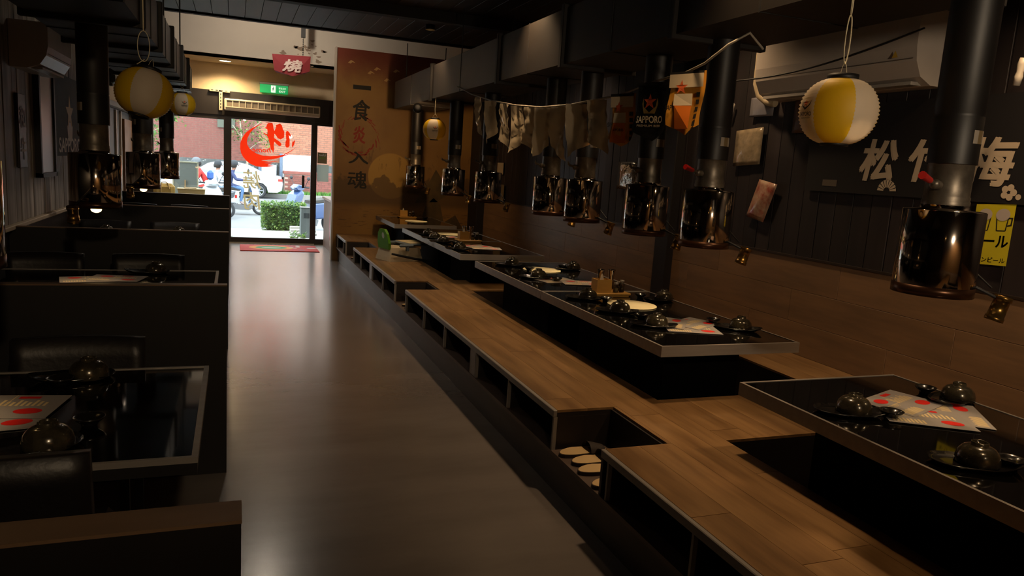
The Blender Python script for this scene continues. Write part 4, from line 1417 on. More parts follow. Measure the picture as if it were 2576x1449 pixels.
mb.poly([(-.004, .02), (.008, .018), (.004, -.004), (.014, -.02), (.01, -.035), (.005, -.034), (.007, -.02), (-.004, -.01), (-.014, -.03), (-.02, -.027), (-.01, -.004), (-.008, .006), (-.016, .0), (-.018, .004), (-.008, .016)], gf)
mb.build('running_figure', mat('exit_figure', '#0f7a45', .5), ex, True)
dl = thing('downlight', 'recessed round downlight glowing in the entrance soffit', 'downlight', (-.146, 12.52, 2.86))
MB().lathe([(.09, .006), (.098, -.004), (.085, -.006), (.083, .004)], 28).build('trim_ring', mat('downlight_ring', '#d8d0c0', .4), dl)
MB().lathe([(0, -.001), (.084, -.001)], 28).build('diffuser', mat('downlight_glow', '#fff2d8', emit='#ffe6b8', estr=14), dl)
spot('downlight_beam', (-.146, 12.52, 2.84), (-.146, 12.54, 0), 130, 150, .8, .07, (1, .74, .40))
# cloth lamp
rl = thing('cloth_lamp', 'red square cloth lamp shade with white characters hanging over the entrance', 'lamp', (.76, 11.5, 2.60))
c_ = [(.49, 11.35), (1.03, 11.42), (.99, 11.75), (.55, 11.72)]
mb = MB()
vs = [(a, b, 2.90 + (.03 if i == 1 else 0)) for i, (a, b) in enumerate(c_)] + [(.52, 11.37, 2.68), (1.02, 11.44, 2.72), (.97, 11.72, 2.70), (.57, 11.70, 2.68)] + [(.78, 11.36, 2.62)]
fs = [(0, 4, 8, 1), (1, 8, 5), (1, 5, 6, 2), (2, 6, 7, 3), (3, 7, 4, 0), (4, 7, 6, 5, 8)]
mb.add(vs, fs)
sh = mb.build('shade', mat('lamp_red', '#8f3038', .8, transl=.2), rl, True)
so = sh.modifiers.new('thick', 'SOLIDIFY'); so.thickness = .004
mb = MB()
lettering(mb, '燒', lambda u, v, w: (.77 + u, 11.345 + .10 * u - w, 2.765 + v), w=.27, h=.17, bold=.03, shear=.2)
mb.build('lettering', mat('lamp_print', '#c9b4ae', .7), rl, True)
mb = MB()
for k in range(9):
    mb.sphere((.93, 11.55, 2.93 + .03 * k), .009, 8, 6)
mb.cyl((.93, 11.55, 2.90), (.93, 11.55, 3.20), .003, seg=6)
mb.build('chain', M_BLACK, rl, True)
MB().box(.90, 11.52, 3.20, .96, 11.58, 3.50).build('ceiling_hook', M_BLACK, rl, True)
# door mat
dm = thing('door_mat', 'red printed door mat with green oval before the glass door', 'mat', (.67, 12.25, 0))
MB().box(.08, 11.85, .001, 1.265, 12.62, .011, b=.004).build('pile', mat('mat_red', '#b8281e', .8, var=.1, scale=(40, 40, 40)), dm, True)
mb = MB()
mf = lambda u, v, w: (.67 + u, 12.24 + v, .0118 + w)
mb.poly(disc(.34, .26, 30, (-.12, .02)), mf, mi=0)
mb.poly(disc(.24, .18, 30, (-.12, .02)), lambda u, v, w: mf(u, v, .0004), mi=1)
mb.poly(disc(.15, .05, 24, (-.12, -.02)), lambda u, v, w: mf(u, v, .0008), mi=2)
for k in range(9):
    a, b = random.uniform(.18, .52), random.uniform(-.3, .3)
    mb.poly(disc(random.uniform(.03, .09), random.uniform(.02, .05), 14, (a, b)), lambda u, v, w, k=k: mf(u, v, .0004 + .0001 * k), mi=3 if k % 2 else 2)
mb.build('print', [mat('mat_orange', '#d08a3c', .8), mat('mat_green', '#3f8a5a', .8), mat('mat_pale', '#c9c4c0', .8), mat('mat_violet', '#7a5a72', .8)], dm, True)
# counter right of the door
ct = thing('entry_counter', 'counter with pale top standing between mural and side window', 'counter', (1.8, 12.0, 0))
MB().box(1.43, 11.12, 0, 2.3, 12.9, .80).build('body', mat('counter_side', '#8e7c78', .5, var=.1), ct, True)
MB().box(1.42, 11.10, 0, 1.60, 11.12, .80).build('end_panel', M_BLACK, ct, True)
MB().box(1.40, 11.09, .80, 2.32, 12.92, .84, b=.005).build('top', mat('counter_top', '#b9a6a6', .4), ct, True)
od = thing('red_ornament', 'long red hanging ornament with white tip on the counter side', 'ornament', (1.41, 11.7, .12))
MB().sphere((1.405, 11.7, .43), .16, 14, 12, (.12, .75, 1.6)).build('body', mat('ornament_red', '#b5191a', .35), od, True)
MB().sphere((1.405, 11.66, .17), .05, 12, 8, (.3, .8, 1.6)).build('tip', mat('ornament_white', '#d8d4d0', .5), od, True)
for k, (yy, s_, cl) in enumerate(((11.35, .055, '#8a5a30'), (11.55, .07, '#7a4a26'), (11.80, .06, '#4a2c1c'))):
    f = thing('figurine', ('nearest', 'middle', 'rear')[k] + ' round brown figurine on the entrance counter', 'figurine', (1.47 + .02 * k, yy, .84), 0, 'figurines on the counter')
    MB().sphere((0, 0, s_ * .9), s_, 14, 10, (1, 1, .95)).build('body', mat('figurine_%d' % k, cl, .7, var=.3, scale=(30, 30, 30)), f)
    MB().sphere((-.01, -.01, s_ * 2.2), s_ * .62, 14, 10).build('head', MATS['figurine_%d' % k], f)
mb = MB().box(1.46, 11.16, .84, 1.64, 11.28, .90, b=.004)
one('pink_box', mb, mat('box_pink', '#c08a84', .6), 'small pink box on the entrance counter', 'box')
# window ledge things behind the farthest partition
lg = thing('window_shelf', 'pale shelf under the large street window', 'shelf', (-.75, 12.6, 0))
MB().box(-1.26, 12.3, .70, -.15, 12.9, .74, b=.004).build('top', mat('shelf_pale', '#c9c2a8', .5), lg, True)
for xx in (-1.22, -.2):
    MB().box(xx - .02, 12.35, 0, xx + .02, 12.85, .70).build('leg', M_DARKB, lg, True)
bg_ = thing('cream_bag', 'cream rounded bag with straps on the window shelf', 'bag', (-1.02, 12.55, .74))
MB().box(-.15, -.09, 0, .15, .09, .20, b=.05).build('body', mat('bag_cream', '#cdbf86', .7, var=.1), bg_)
MB().tube([(-.04, -.095, .02), (-.04, -.1, .12), (-.03, -.05, .215), (.02, 0, .22), (.06, -.06, .2), (.08, -.1, .12)], .008, 6).build('strap', M_CORD, bg_)
bb = thing('white_tub', 'low white plastic tub on the window shelf', 'tub', (-.64, 12.55, .74))
mb = frustum(MB(), -.17, -.12, .19, .12, 0, .13, -.015)
mb.box(-.20, -.145, .125, .20, .145, .14, b=.004)
mb.build('body', mat('tub_white', '#d5d3b4', .6), bb)
MB().box(-.10, -.05, .14, .08, .05, .155, b=.005).build('cloth', mat('cloth_white', '#e2e0d6', .8), bb)

# unseen room spots: some inferred from the light, the rest added as fill
def unseen_spot(x, y, watts, label, target=None, z=2.96, angle=150, color=WARM):
    t = thing('unseen_spot', label, 'lamp', (x, y, z), 0, 'ceiling spots')
    d = (Vector(target or (x, y, 0)) - Vector((x, y, z))).normalized()
    q = Matrix.Identity(4) if d.z < -.7 else d.to_track_quat('-Z', 'Y').to_matrix().to_4x4()
    MB().lathe([(.05, .0), (.05, .05), (.02, .055), (0, .055)], 20, (0, 0, 0), 0, q).build('can', M_BLACK, t)
    MB().lathe([(0, .045), (.040, .045)], 20, (0, 0, 0), 0, q).build('bulb', mat('spot_glow', '#ffe0b0', emit='#ffc070', estr=10), t)
    spot('unseen_spot_light', Vector((x, y, z)) + d * .012, target or (x, y, 0), watts, angle, .9, .06, color)
unseen_spot(1.93, 2.6, 100, 'ceiling spot lamp beside the duct near the viewer', (2.2, 2.6, 0.4), 2.90, 85)
unseen_spot(1.98, 0.5, 50, 'ceiling spot lamp above the nearest bench', (2.2, .8, 0.4), 2.90, 70)
unseen_spot(1.93, 5.2, 120, 'ceiling spot lamp over the middle bench', (2.1, 5.0, 0.4), 2.90, 95)
unseen_spot(2.95, 1.9, 85, 'added fill spot lamp right of the duct near the viewer', (3.2, 1.9, 0.4), 2.90, 120)  # added with the next two to brighten the wainscot
unseen_spot(2.95, 4.6, 65, 'added fill spot lamp right of the duct over the middle table', (3.2, 4.6, 0.4), 2.90, 120)
unseen_spot(2.95, 7.2, 35, 'added fill spot lamp right of the duct over the far table', (3.2, 7.2, 0.4), 2.90, 120, (1, .74, .5))
unseen_spot(1.75, -0.4, 100, 'spot lamp behind the viewer aimed at the banner wall', (3.35, 3.2, 1.8), 2.10, 75, (1, .78, .54))
unseen_spot(0.3, -1.0, 105, 'added fill spot lamp behind the viewer aimed along the left booths', (-.5, 3.6, 1.45), 2.60, 66, (1, .74, .46))  # added to light the left lantern from the front
unseen_spot(1.6, -2.2, 80, 'added fill spot lamp washing the rear wall', (1.6, -3.15, 1.4), 2.90, 130)  # added so foil and steel reflect a lit rear wall
unseen_spot(1.93, 7.9, 60, 'added fill spot lamp over the far bench', (2.0, 7.9, 0.4), 2.90, 105)  # added to brighten the far bench
unseen_spot(0.3, 7.2, 48, 'added fill spot lamp over the middle of the aisle', (-0.2, 7.2, 0), 2.96, 150, (1, .84, .66))  # added to brighten the lanterns and the left planks
unseen_spot(1.98, 8.55, 48, 'added spot lamp under the duct aimed at the mural', (2.4, 10.94, 1.35), 2.12, 125, (1, .62, .30))  # added for the mural, placed so the pipe hides its own shadow
unseen_spot(0.5, 10.2, 75, 'added hidden uplighter above the canopy edge at the entrance', (0.5, 12.1, 3.1), 3.40, 140, (1, .86, .68))  # added out of sight to brighten the bulkhead

# ================================================================== OUTDOORS
GZ, SZ = -0.15, -0.35
struct('pavement', MB().box(-9, 13.1, -.4, 10, 16.95, GZ), mat('pavement_tile', '#9a9791', .7, var=.06, scale=(2, 2, 2)), 'pale pavement outside the door')
struct('street', MB().box(-22, 16.95, -.6, 24, 33.0, SZ), mat('asphalt', '#6c6e70', .8, var=.06, scale=(1, 1, 1)), 'grey street')
struct('far_verge', MB().box(-22, 33.0, -.6, 24, 35.3, SZ + .14), mat('verge_kerb', '#7c7b76', .8), 'kerb and verge on the far side of the street')
mb = MB()
random.seed(3)
for i in range(1400):
    x, y = random.uniform(.6, 5), random.uniform(33.5, 33.68)
    h = random.uniform(.06, .2); a = random.uniform(0, PI)
    mb.add([(x - .03 * math.cos(a), y - .03 * math.sin(a), SZ + .14), (x + .03 * math.cos(a), y + .03 * math.sin(a), SZ + .14), (x + random.uniform(-.05, .05), y, SZ + .14 + h)], [(0, 1, 2)])
tag(mb.build('verge_grass', mat('grass_green', '#46722a', .8, var=.3)), 'green grass strip along the far kerb', 'grass', None, 'stuff')

# brick building across the street: mortar core, brick courses as geometry
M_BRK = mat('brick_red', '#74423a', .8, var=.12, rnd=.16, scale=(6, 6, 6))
M_BRK_LIT = mat('brick_sunlit', '#94604a', .8, var=.12, rnd=.18, scale=(6, 6, 6))  # sunlit right part of the wall, sunlight put into the brick colour
ws = struct('wall_street', MB().box(-16, 35.028, -.4, 18, 35.6, 9), mat('mortar', '#a48c80', .9), 'red brick building across the street')
BW, BH = .27, .092
bk_red = bk_lit = None
rest = MB()
cnt = 0
for r in range(72):
    z = 1.10 + r * BH
    x = -14.0 + (BW / 2 if r % 2 else 0)
    while x < 15:
        sunlit = x > .98
        clear = -0.15 < x < 3.4 and z < 3.05
        if clear and cnt < 300:
            cnt += 1
            src = bk_lit if sunlit else bk_red
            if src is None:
                src = MB().box(.008, 0, .008, BW - .008, .06, BH - .008).build('brick', M_BRK_LIT if sunlit else M_BRK, ws)
                if sunlit: bk_lit = src
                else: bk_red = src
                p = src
            else:
                p = src.copy(); COL.objects.link(p)
            p.location = (x, 35.005 + random.uniform(-.004, .004), z)
        elif z < 4.2 or r % 2 == 0 or True:
            if z < 4.4 and -9 < x < 9:
                rest.box(x + .008, 35.005, z + .008, x + BW - .008, 35.065, z + BH - .008, 1 if sunlit else 0)
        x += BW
tag(rest.build('brickwork', [M_BRK, M_BRK_LIT], ws), None, None, None, 'stuff')
mb = MB().box(-14, 34.98, SZ, 15, 35.07, 1.09)
mb.build('stone_plinth', mat('plinth_grey', '#4c4f4f', .8, var=.25, scale=(5, 5, 5), bump=.6, bscale=9), ws)
mb = MB()
for i in range(170):                                            # pale pebbles set in the plinth
    x, z = random.uniform(-6, 6), random.uniform(.3, 1.05)
    mb.sphere((x, 34.98, z), .028, 6, 4, (1.4, .5, .8))
tag(mb.build('pebble_inlay', mat('pebble_pale', '#8c8e8c', .8), ws), None, None, None, 'stuff')
MB().box(-.72, 34.93, 2.48, .0, 35.0, 2.9).build('name_plate', mat('plate_olive', '#4c5044', .6), ws)
for a, b, z0, z1, lb in ((1.1, 1.75, .35, 1.0, 'smaller white notice panel on the far building, behind the car'), (2.0, 3.35, .48, 1.5, 'large white notice board on the far building')):
    t = thing('notice_board', lb, 'board', ((a + b) / 2, 34.85, z0))
    MB().box(a, 34.78, z0, b, 34.90, z1, b=.01).build('panel', mat('board_white', '#a6aab0', .5), t, True)
    MB().box(a - .12, 34.76, z0 - .02, a, 34.92, z1 + .02).build('post', mat('board_post', '#5a6a80', .5), t, True)
pl = thing('brick_planter', 'low red brick planter wall beside the white car', 'planter', (3.3, 34.0, SZ + .14))
MB().box(2.05, 33.75, SZ + .14, 5.2, 34.5, .72).build('core', MATS['mortar'], pl, True)
cap = MB().box(2.0, 33.70, .66, 5.25, 34.55, .78, b=.01)
cap.build('coping', M_BRK, pl, True)
b0 = None
for r in range(9):
    for q in range(11):
        x = 2.05 + q * .285 + (.14 if r % 2 else 0)
        if x > 4.9: continue
        if b0 is None:
            b0 = p = MB().box(0, 0, 0, .27, .03, .082).build('brick', M_BRK, pl)
        else:
            p = b0.copy(); COL.objects.link(p)
        p.location = (x - 3.3, 33.725 - 34.0, -.0 + r * .093 + .01)

# ---- hedge and bin on the pavement
def leaf_mass(mb, boxes, n, size, seed):
    rnd = random.Random(seed)
    for i in range(n):
        x0, y0, z0, x1, y1, z1 = boxes[i % len(boxes)]
        p = [rnd.uniform(x0, x1), rnd.uniform(y0, y1), rnd.uniform(z0, z1)]
        f = rnd.randrange(5)
        if f == 0: p[0] = x0
        elif f == 1: p[0] = x1
        elif f == 2: p[1] = y0
        elif f == 3: p[2] = z1
        else: p[1] = y0 + rnd.uniform(0, .1)
        for k in range(3): p[k] += rnd.uniform(-.03, .03)
        s = size * rnd.uniform(.6, 1.3)
        M = Matrix.Translation(p) @ Matrix.Rotation(rnd.uniform(0, 2 * PI), 4, 'Z') @ Matrix.Rotation(rnd.uniform(-1.1, 1.1), 4, 'X')
        mb.add([(0, 0, 0), (s * .45, s * .5, s * .08), (0, s * 1.2, 0), (-s * .45, s * .5, s * .08)], [(0, 1, 2, 3)], i % 2, False, M)
    return mb
hd = thing('clipped_hedge', 'clipped green hedge on the pavement outside the door', 'hedge', (1.0, 16.95, GZ))
MB().box(.62, 16.72, GZ, 1.42, 17.2, .38, b=.05).build('core', mat('hedge_core', '#2c3c1c', .9, var=.4, scale=(20, 20, 20)), hd, True)
tag(leaf_mass(MB(), [(.58, 16.68, GZ + .02, 1.45, 17.25, .43)], 2600, .045, 5).build('leaves', [mat('leaf_a', '#66803a', .6, transl=.3), mat('leaf_b', '#446430', .6, transl=.3)], hd, True), None, None, None, 'stuff')
for k, (x, y, s) in enumerate(((1.16, 14.9, .12), (-.02, 13.8, .10))):
    w = thing('weed', ('small weed growing beside the steel bin', 'small weed at the left foot of the door')[k], 'plant', (x, y, GZ))
    leaf_mass(MB(), [(-s, -s, .0, s, s, s)], 90, .06, 11 + k).build('leaves', [MATS['leaf_b'], MATS['leaf_a']], w)
    MB().cyl((0, 0, 0), (0, 0, s * .7), .006, seg=5).build('stem', MATS['leaf_b'], w)
bn = thing('steel_bin', 'square steel litter bin with dark slot outside the door', 'bin', (1.38, 15.5, GZ))
MB().box(-.13, -.13, 0, .13, .13, .60, b=.008).build('body', mat('bin_steel', '#6c7272', .35, .5), bn)
MB().box(-.07, -.135, .40, .11, -.128, .50).build('slot', mat('slot_dark', '#23282a', .6), bn)
MB().box(-.14, -.14, .60, .14, .14, .615).build('lid', MATS['bin_steel'], bn)
st = thing('stone_step', 'short flight of pale stone steps beside the bin', 'steps', (1.32, 15.9, GZ))
for k in range(3):
    MB().box(-.22, -.1 + .16 * k, 0, .30, .06 + .16 * k, .05 + .05 * k, b=.006).build('tread', mat('stone_pale', '#8f8c86', .7), st)

# ---- sign board outside the left window
sb = thing('sign_board', 'grey pavement sign panel with cream frame outside the left window', 'sign', (-.83, 14.5, GZ))
MB().box(-1.03, 14.48, .62, -.63, 14.50, 1.24).build('panel', mat('sign_grey', '#6e7470', .6), sb, True)
mb = MB().box(-1.045, 14.47, .60, -1.02, 14.51, 1.26, b=.006).box(-.64, 14.47, .60, -.615, 14.51, 1.26, b=.006).box(-1.045, 14.47, 1.235, -.615, 14.51, 1.262, b=.006).box(-1.045, 14.47, .6, -.615, 14.51, .625)
mb.build('frame', mat('sign_cream', '#98957f', .5), sb, True)
MB().box(-.845, 14.455, GZ, -.825, 14.475, .93).build('stay', mat('stay_tan', '#a8875c', .6), sb, True)
for xx in (-1.03, -.63):
    MB().box(xx - .012, 14.48, GZ, xx + .012, 14.50, .61).build('leg', MATS['sign_cream'], sb, True)

# ---- prism with rounded sides, for vehicles (profile in XZ, width along Y)
def slab(mb, pts, w, mi=0, inset=.93, smooth=False, wt=None):
    cx_ = sum(p[0] for p in pts) / len(pts); cz_ = sum(p[1] for p in pts) / len(pts)
    n = len(pts)
    lay = ((-w, inset), (-w * .85, 1.0), (w * .85, 1.0), (w, inset))
    vs = []
    for yy, s in lay:
        for p in pts:
            vs.append((cx_ + (p[0] - cx_) * s, yy, cz_ + (p[1] - cz_) * s))
    fs = []
    for l in range(3):
        for i in range(n):
            j = (i + 1) % n
            fs.append((l * n + i, l * n + j, (l + 1) * n + j, (l + 1) * n + i))
    mb.add(vs, fs, mi, smooth)
    tri = tessellate_polygon([[Vector((p[0], p[1], 0)) for p in pts]])
    mb.add(vs[:n], [tuple(t) for t in tri], mi)
    mb.add(vs[3 * n:], [tuple(t) for t in tri], mi)
    return mb
def wheel(parent, x, z, r, tw, spokes=5, y=0, rim='#c9ccd0'):
    mb = MB()
    M = Matrix.Translation((x, y, z)) @ Matrix.Rotation(PI / 2, 4, 'X')
    mb.lathe([(r * .68, -tw), (r * .9, -tw), (r, -tw * .6), (r, tw * .6), (r * .9, tw), (r * .68, tw), (r * .68, -tw)], 32, (0, 0, 0), 0, M)
    w = mb.build('wheel', mat('tyre', '#26272b', .8), parent)
    mb = MB().lathe([(r * .60, -tw * .8), (r * .70, -tw * .9), (r * .70, tw * .9), (r * .60, tw * .8), (r * .60, -tw * .8)], 32, (0, 0, 0), 0, M)
    mb.lathe([(0, -tw), (r * .16, -tw), (r * .16, tw), (0, tw)], 16, (0, 0, 0), 0, M)
    for k in range(spokes):
        a = 2 * PI * k / spokes
        mb.box(0, -r * .07, -tw * .5, r * .64, r * .07, tw * .5, 0, M @ Matrix.Rotation(a, 4, 'Z'))
    mb.build('rim', mat('rim_alloy', '#8c9094', .35, .3), w)
    return w
def make_scooter(name, label, shell, accent, loc, rotz):
    t = thing(name, label, 'scooter', loc, rotz)
    m = mat('shell_' + shell[1:], shell, .3, coat=.5)
    ma = mat('accent_' + accent[1:], accent, .4)
    wheel(t, .64, .235, .235, .05)
    wheel(t, -.62, .235, .235, .055)
    mb = slab(MB(), [(.42, .33), (.56, .50), (.78, .44), (.90, .34), (.84, .36), (.68, .42), (.52, .36)], .075)
    mb.build('front_fender', m, t)
    mb = slab(MB(), [(.52, .42), (.62, .62), (.50, .92), (.36, 1.02), (.30, .98), (.40, .70), (.38, .36), (.30, .28), (.40, .26)], .20, inset=.86)
    mb.build('leg_shield', m, t)
    mb = slab(MB(), [(.345, .93), (.335, .70), (.33, .40), (.30, .34), (.36, .38), (.395, .7)], .17)
    mb.build('inner_shield', ma, t)
    mb = slab(MB(), [(.42, .20), (.42, .29), (.02, .29), (-.05, .34), (-.15, .30), (-.10, .16), (.3, .14)], .19)
    mb.build('floorboard', mat('floorboard_grey', '#5c5e62', .5), t)
    mb = slab(MB(), [(-.02, .32), (.05, .56), (.04, .70), (-.55, .74), (-.86, .76), (-.82, .60), (-.55, .50), (-.35, .34)], .19, inset=.85)
    mb.build('tail_body', m, t)
    mb = slab(MB(), [(.07, .70), (.05, .78), (-.2, .80), (-.42, .84), (-.72, .86), (-.76, .78), (-.5, .73)], .15, inset=.85)
    mb.build('seat', mat('seat_dark', '#2a2724', .6), t)
    mb = slab(MB(), [(.32, 1.00), (.45, 1.02), (.50, 1.08), (.40, 1.16), (.30, 1.14), (.24, 1.06)], .13, inset=.8)
    hb = mb.build('handlebar_cowl', m, t)
    MB().tube([(.28, -.34, 1.10), (.30, -.2, 1.10), (.34, 0, 1.08), (.30, .2, 1.10), (.28, .34, 1.10)], .016, 8).build('handlebar', mat('grip_black', '#202226', .6), hb)
    MB().sphere((.47, 0, 1.08), .06, 14, 8, (.6, 1.3, .8)).build('headlight', mat('lens', '#a0a8ae', .1), hb)
    for s in (-1, 1):
        mo = MB().tube([(.31, s * .22, 1.10), (.30, s * .27, 1.2), (.30, s * .32, 1.27)], .008, 6)
        mo.sphere((.30, s * .34, 1.31), .06, 12, 8, (.35, 1.0, .75))
        mo.build('mirror', MATS['grip_black'], t)
    MB().box(-.9, -.06, .58, -.84, .06, .66).build('tail_light', mat('tail_red', '#c02a20', .4), t)
    return t

# ---- people
def skin(name, joints, bones, m, parent=None):
    """one continuous skinned surface; joints {key: (x,y,z,r)}"""
    keys = list(joints)
    me = bpy.data.meshes.new('rig')
    me.from_pydata([joints[k][:3] for k in keys], [(keys.index(a), keys.index(b)) for a, b in bones], [])
    o = bpy.data.objects.new('rig', me)
    COL.objects.link(o)
    md = o.modifiers.new('s', 'SKIN')
    for i, k in enumerate(keys):
        sv = me.skin_vertices[0].data[i]
        r = joints[k][3]
        sv.radius = r if isinstance(r, tuple) else (r, r)
        sv.use_root = (i == 0)
    md.branch_smoothing = .6
    ss = o.modifiers.new('u', 'SUBSURF')
    ss.levels = ss.render_levels = 2
    bpy.context.view_layer.update()
    nm = bpy.data.meshes.new_from_object(o.evaluated_get(bpy.context.evaluated_depsgraph_get()))
    nm.name = name
    bpy.data.objects.remove(o)
    bpy.data.meshes.remove(me)
    nm.materials.clear()
    for q in (m if isinstance(m, list) else [m]):
        nm.materials.append(q)
    for p in nm.polygons:
        p.use_smooth = True
    r = bpy.data.objects.new(name, nm)
    COL.objects.link(r)
    if parent:
        r.parent = parent
    return r
def rider(label, loc, rotz, top, trousers, hat, lean=.0, hands=True, scale=1.0):
    """seated scooter rider facing +X; origin on the ground under the hips"""
    t = thing('person', label, 'person', loc, rotz)
    l = lean
    J = {'pel': (-.02, 0, .95, (.15, .12)), 'belly': (.0 + l * .2, 0, 1.07, (.155, .12)), 'chest': (.03 + l * .5, 0, 1.24, (.165, .125)), 'neck': (.05 + l * .75, 0, 1.42, (.06, .06)), 'chin': (.075 + l * .85, 0, 1.50, (.062, .068)), 'head': (.08 + l * .9, 0, 1.60, (.085, .105)), 'crown': (.07 + l * .9, 0, 1.68, (.06, .07))}
    B = [('pel', 'belly'), ('belly', 'chest'), ('chest', 'neck'), ('neck', 'chin'), ('chin', 'head'), ('head', 'crown')]
    for s, q in ((-1, 'l'), (1, 'r')):
        J['sh' + q] = (.03 + l * .6, s * .17, 1.34, .062)
        J['el' + q] = (.17 + l * .5, s * .25, 1.12, .048)
        J['wr' + q] = (.36 + l * .4, s * .28, 1.11, .032)
        J['ha' + q] = (.43 + l * .4, s * .29, 1.11, (.04, .024))
        J['hip' + q] = (.06, s * .10, .92, .088)
        J['kn' + q] = (.43, s * .13, .82, .066)
        J['an' + q] = (.36, s * .12, .38, .042)
        J['fo' + q] = (.47, s * .13, .335, (.045, .032))
        J['to' + q] = (.56, s * .13, .325, (.038, .024))
        B += [('chest', 'sh' + q), ('sh' + q, 'el' + q), ('el' + q, 'wr' + q), ('wr' + q, 'ha' + q), ('pel', 'hip' + q), ('hip' + q, 'kn' + q), ('kn' + q, 'an' + q), ('an' + q, 'fo' + q), ('fo' + q, 'to' + q)]
    mats = [mat('skin_tone', '#8a5f4a', .6), mat('cloth_' + top[1:], top, .8), mat('cloth_' + trousers[1:], trousers, .8), mat('shoe_pale', '#8c7c7a', .7)]
    b = skin('body', J, B, mats, t)
    for p in b.data.polygons:
        c = p.center
        if c.z > 1.43 and abs(c.y) < .14:
            p.material_index = 0
        elif c.z < .42:
            p.material_index = 3
        elif c.z < .90:
            p.material_index = 2
        elif c.x > .40 + l * .4:
            p.material_index = 0
        else:
            p.material_index = 1
    hx = .08 + l * .9
    mb = MB().lathe([(.118, -.02), (.121, .02), (.112, .07), (.085, .11), (.045, .13), (0, .135)], 20, (hx - .015, 0, 1.615))
    mb.poly([(.06, -.09), (.17, -.07), (.19, 0), (.17, .07), (.06, .09)], lambda u, v, w: (hx + u, v, 1.62 + w), .012)
    tag(mb.build('cap', mat('hat_' + hat[1:], hat, .7), t), None)
    f = MB()
    for s in (-1, 1):
        f.sphere((hx + .098, s * .032, 1.60), .011, 8, 6)
    f.build('eyes', mat('eye_dark', '#1c1512', .4), t)
    MB().sphere((hx + .108, 0, 1.575), .018, 8, 6, (1, .7, 1.2)).build('nose', mats[0], t)
    MB().box(hx + .092, -.025, 1.528, hx + .104, .025, 1.537).build('mouth', mat('lip', '#8a4a42', .6), t)
    hr = MB().lathe([(.09, 0), (.11, .03), (.116, .09), (.1, .12)], 16, (hx - .04, 0, 1.50))
    hr.build('hair', mat('hair_dark', '#1d1814', .8), t)
    for s in (-1, 1):                                           # fingers closed round the grips
        fm = MB()
        for k in range(4):
            y = s * (.27 + .018 * k)
            fm.tube([(.43 + l * .4, y, 1.125), (.475 + l * .4, y, 1.125 - .004 * k), (.485 + l * .4, y, 1.10), (.462 + l * .4, y, 1.085)], .0085, 6)
        fm.tube([(.43 + l * .4, s * .265, 1.115), (.455 + l * .4, s * .258, 1.09), (.47 + l * .4, s * .262, 1.082)], .0095, 6)
        fm.build('fingers', mats[0], t)
    t.scale = (scale,) * 3
    return t
sc1 = make_scooter('scooter', 'white scooter ridden past the door by two people', '#a4a7ac', '#2c4468', (0.08, 23.3, SZ), 0)
rider('person in dark blue jacket, jeans and dark cap riding a white scooter', (-.16, 23.3, SZ + .02), 0, '#2a3358', '#4c6a92', '#23262c', .10, scale=.90)
p2 = rider('pillion passenger in white shirt and blue jeans on the white scooter', (-.55, 23.3, SZ + .02), 0, '#a2a6ac', '#5f7898', '#22252b', .04, scale=.88)
sc3 = make_scooter('scooter', 'dark scooter with red jacketed rider behind the pavement sign', '#44484e', '#2a2c30', (-.84, 21.6, SZ), PI)
rider('person in red jacket and grey cap riding a dark scooter', (-.66, 21.6, SZ + .02), PI, '#a01e18', '#2c2e34', '#555a60', .30, scale=.92)
bp = thing('blue_backpack', 'blue backpack carried by the rider in the red jacket', 'bag', (-.64, 21.6, .68))
MB().box(-.06, -.14, 0, .10, .14, .26, b=.06).build('body', mat('pack_blue', '#264c88', .7), bp)
make_scooter('scooter', 'parked blue and white scooter behind the hedge', '#2c4470', '#a02434', (1.72, 18.6, SZ), PI + .55)
make_scooter('scooter', 'parked white scooter with black mirror outside the left window', '#a2a5aa', '#22252a', (-.68, 18.6, SZ), -PI / 2 + .5)

# ---- white car
car = thing('car', 'white sedan parked across the street seen from the side', 'car', (-.45, 32.6, SZ))
M_CARW = mat('car_white', '#a6aab0', .25, coat=.6)
body = [(-2.25, .30), (-2.28, .55), (-2.1, .70), (-1.2, .88), (-.7, .93), (1.2, .98), (1.9, 1.00), (2.25, .92), (2.32, .62), (2.28, .36), (2.1, .26), (1.75, .26), (1.70, .48), (1.55, .62), (1.35, .66), (1.15, .62), (1.0, .48), (.95, .24), (-1.0, .24), (-1.05, .48), (-1.2, .62), (-1.4, .66), (-1.6, .62), (-1.75, .48), (-1.8, .26)]
slab(MB(), body, .86, inset=.985).build('body', M_CARW, car)
roof = [(-1.25, .86), (-.55, 1.32), (-.2, 1.40), (.55, 1.42), (1.0, 1.32), (1.75, .96), (1.0, .92)]
slab(MB(), roof, .70, inset=.93, smooth=False).build('cabin', M_CARW, car)
mb = MB()
for pts in ([(-1.0, .95), (-.5, 1.27), (-.05, 1.33), (-.02, .97)], [(.03, .97), (.03, 1.33), (.55, 1.34), (.82, 1.27), (1.0, .99)], [(.86, 1.25), (1.05, 1.16), (1.32, 1.0), (1.05, .99)]):
    mb.poly(pts, lambda u, v, w: (u, -.70 - .0 + (v - .95) * .10 - .01, v))
mb.build('window', mat('car_glass', '#6c8090', .1, coat=.8), car)
mb = slab(MB(), [(-1.05, .98), (-.52, 1.33), (-.48, 1.31), (-.95, .96)], .62)
mb.build('windscreen', mat('car_glass_dark', '#3c4c60', .1), car)
for x in (1.35, -1.4):
    wheel(car, x, .32, .32, .10, 7, -.74)
MB().box(2.10, -.87, .72, 2.29, -.62, .84, b=.02).build('tail_lamp', mat('tail_red', '#c02a20', .4), car)
MB().box(-2.26, -.86, .58, -2.05, -.6, .70, b=.02).build('head_lamp', mat('lens', ''), car)
MB().box(-.08, -.875, .78, .06, -.86, .81).build('door_handle', M_CARW, car)

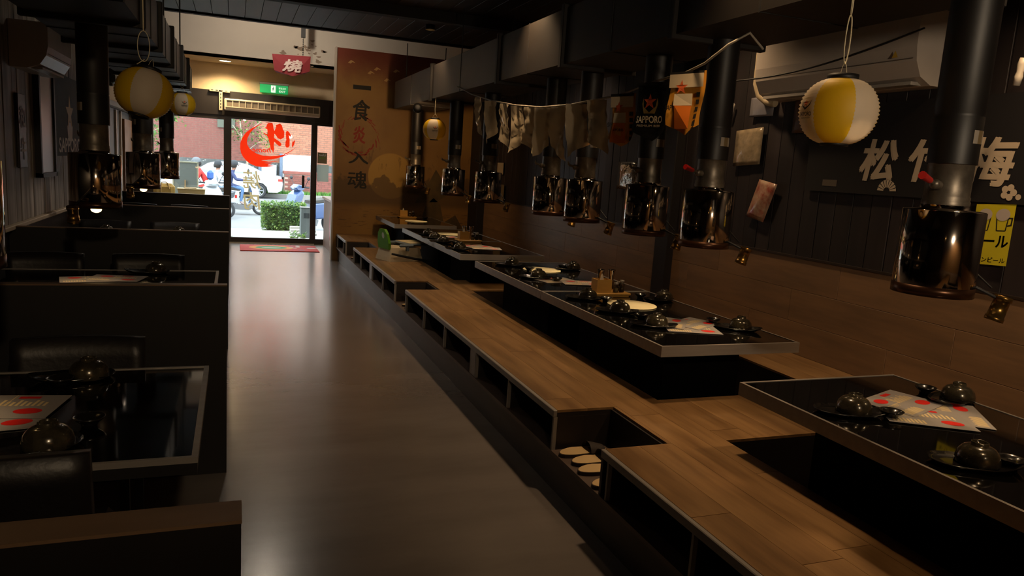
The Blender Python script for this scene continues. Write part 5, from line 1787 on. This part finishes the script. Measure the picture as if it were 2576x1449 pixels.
# ---- street trees
def tree(label, base, trunk, boxes, n, size, seed):
    t = thing('street_tree', label, 'tree', base)
    MB().tube([(p[0] - base[0], p[1] - base[1], p[2] - base[2]) for p, r in trunk[0]], [r for p, r in trunk[0]], 8).build('trunk', mat('bark_pale', '#9a8c7a', .8, var=.15), t)
    for br_ in trunk[1:]:
        MB().tube([(p[0] - base[0], p[1] - base[1], p[2] - base[2]) for p, r in br_], [r for p, r in br_], 6).build('branch', MATS['bark_pale'], t)
    rnd = random.Random(seed)
    mb = MB()
    for i in range(n):
        c, r = boxes[i % len(boxes)]
        p = (c[0] + rnd.gauss(0, r) - base[0], c[1] + rnd.gauss(0, r * .7) - base[1], c[2] + rnd.gauss(0, r * .7) - base[2])
        s = size * rnd.uniform(.6, 1.3)
        M = Matrix.Translation(p) @ Matrix.Rotation(rnd.uniform(0, 2 * PI), 4, 'Z') @ Matrix.Rotation(rnd.uniform(-1.2, 1.2), 4, 'X')
        mb.add([(0, 0, 0), (s * .4, s * .5, 0), (0, s * 1.2, 0), (-s * .4, s * .5, 0)], [(0, 1, 2, 3)], i % 2, False, M)
    tag(mb.build('leaves', [MATS['leaf_a'], MATS['leaf_b']], t), None, None, None, 'stuff')
tree('slender pale-trunked street tree behind the door logo', (.55, 34.25, SZ + .14),
     [[((.55, 34.25, SZ + .14), .05), ((.50, 34.25, 1.2), .045), ((.28, 34.25, 2.0), .04), ((.2, 34.25, 2.8), .03)], [((.28, 34.25, 2.0), .03), ((.7, 34.2, 2.5), .02), ((1.1, 34.2, 2.9), .012)], [((.26, 34.25, 2.1), .025), ((-.1, 34.2, 2.6), .015)], [((.45, 34.25, 1.5), .02), ((.9, 34.2, 1.9), .014), ((1.4, 34.2, 2.05), .01)]],
     [((.3, 34.2, 2.7), .28), ((.9, 34.15, 2.2), .25), ((1.3, 34.15, 2.0), .22), ((.1, 34.2, 2.2), .16), ((.6, 34.2, 3.0), .3)], 420, .10, 21)
tree('leafy street tree at the left edge of the street window', (-3.2, 27, SZ),
     [[((-3.2, 27, SZ), .09), ((-3.1, 27, 1.5), .07), ((-2.9, 27, 2.9), .05)], [((-2.98, 27, 1.2), .03), ((-2.6, 26.9, 1.9), .02), ((-1.9, 26.9, 2.35), .012)], [((-3.0, 27, 2.2), .03), ((-2.4, 27, 2.9), .02)]],
     [((-2.6, 26.9, 2.5), .3), ((-2.1, 26.9, 2.5), .22), ((-2.9, 26.9, 1.6), .3), ((-3.0, 26.9, 3.0), .5), ((-2.7, 26.9, 1.9), .2)], 900, .11, 22)
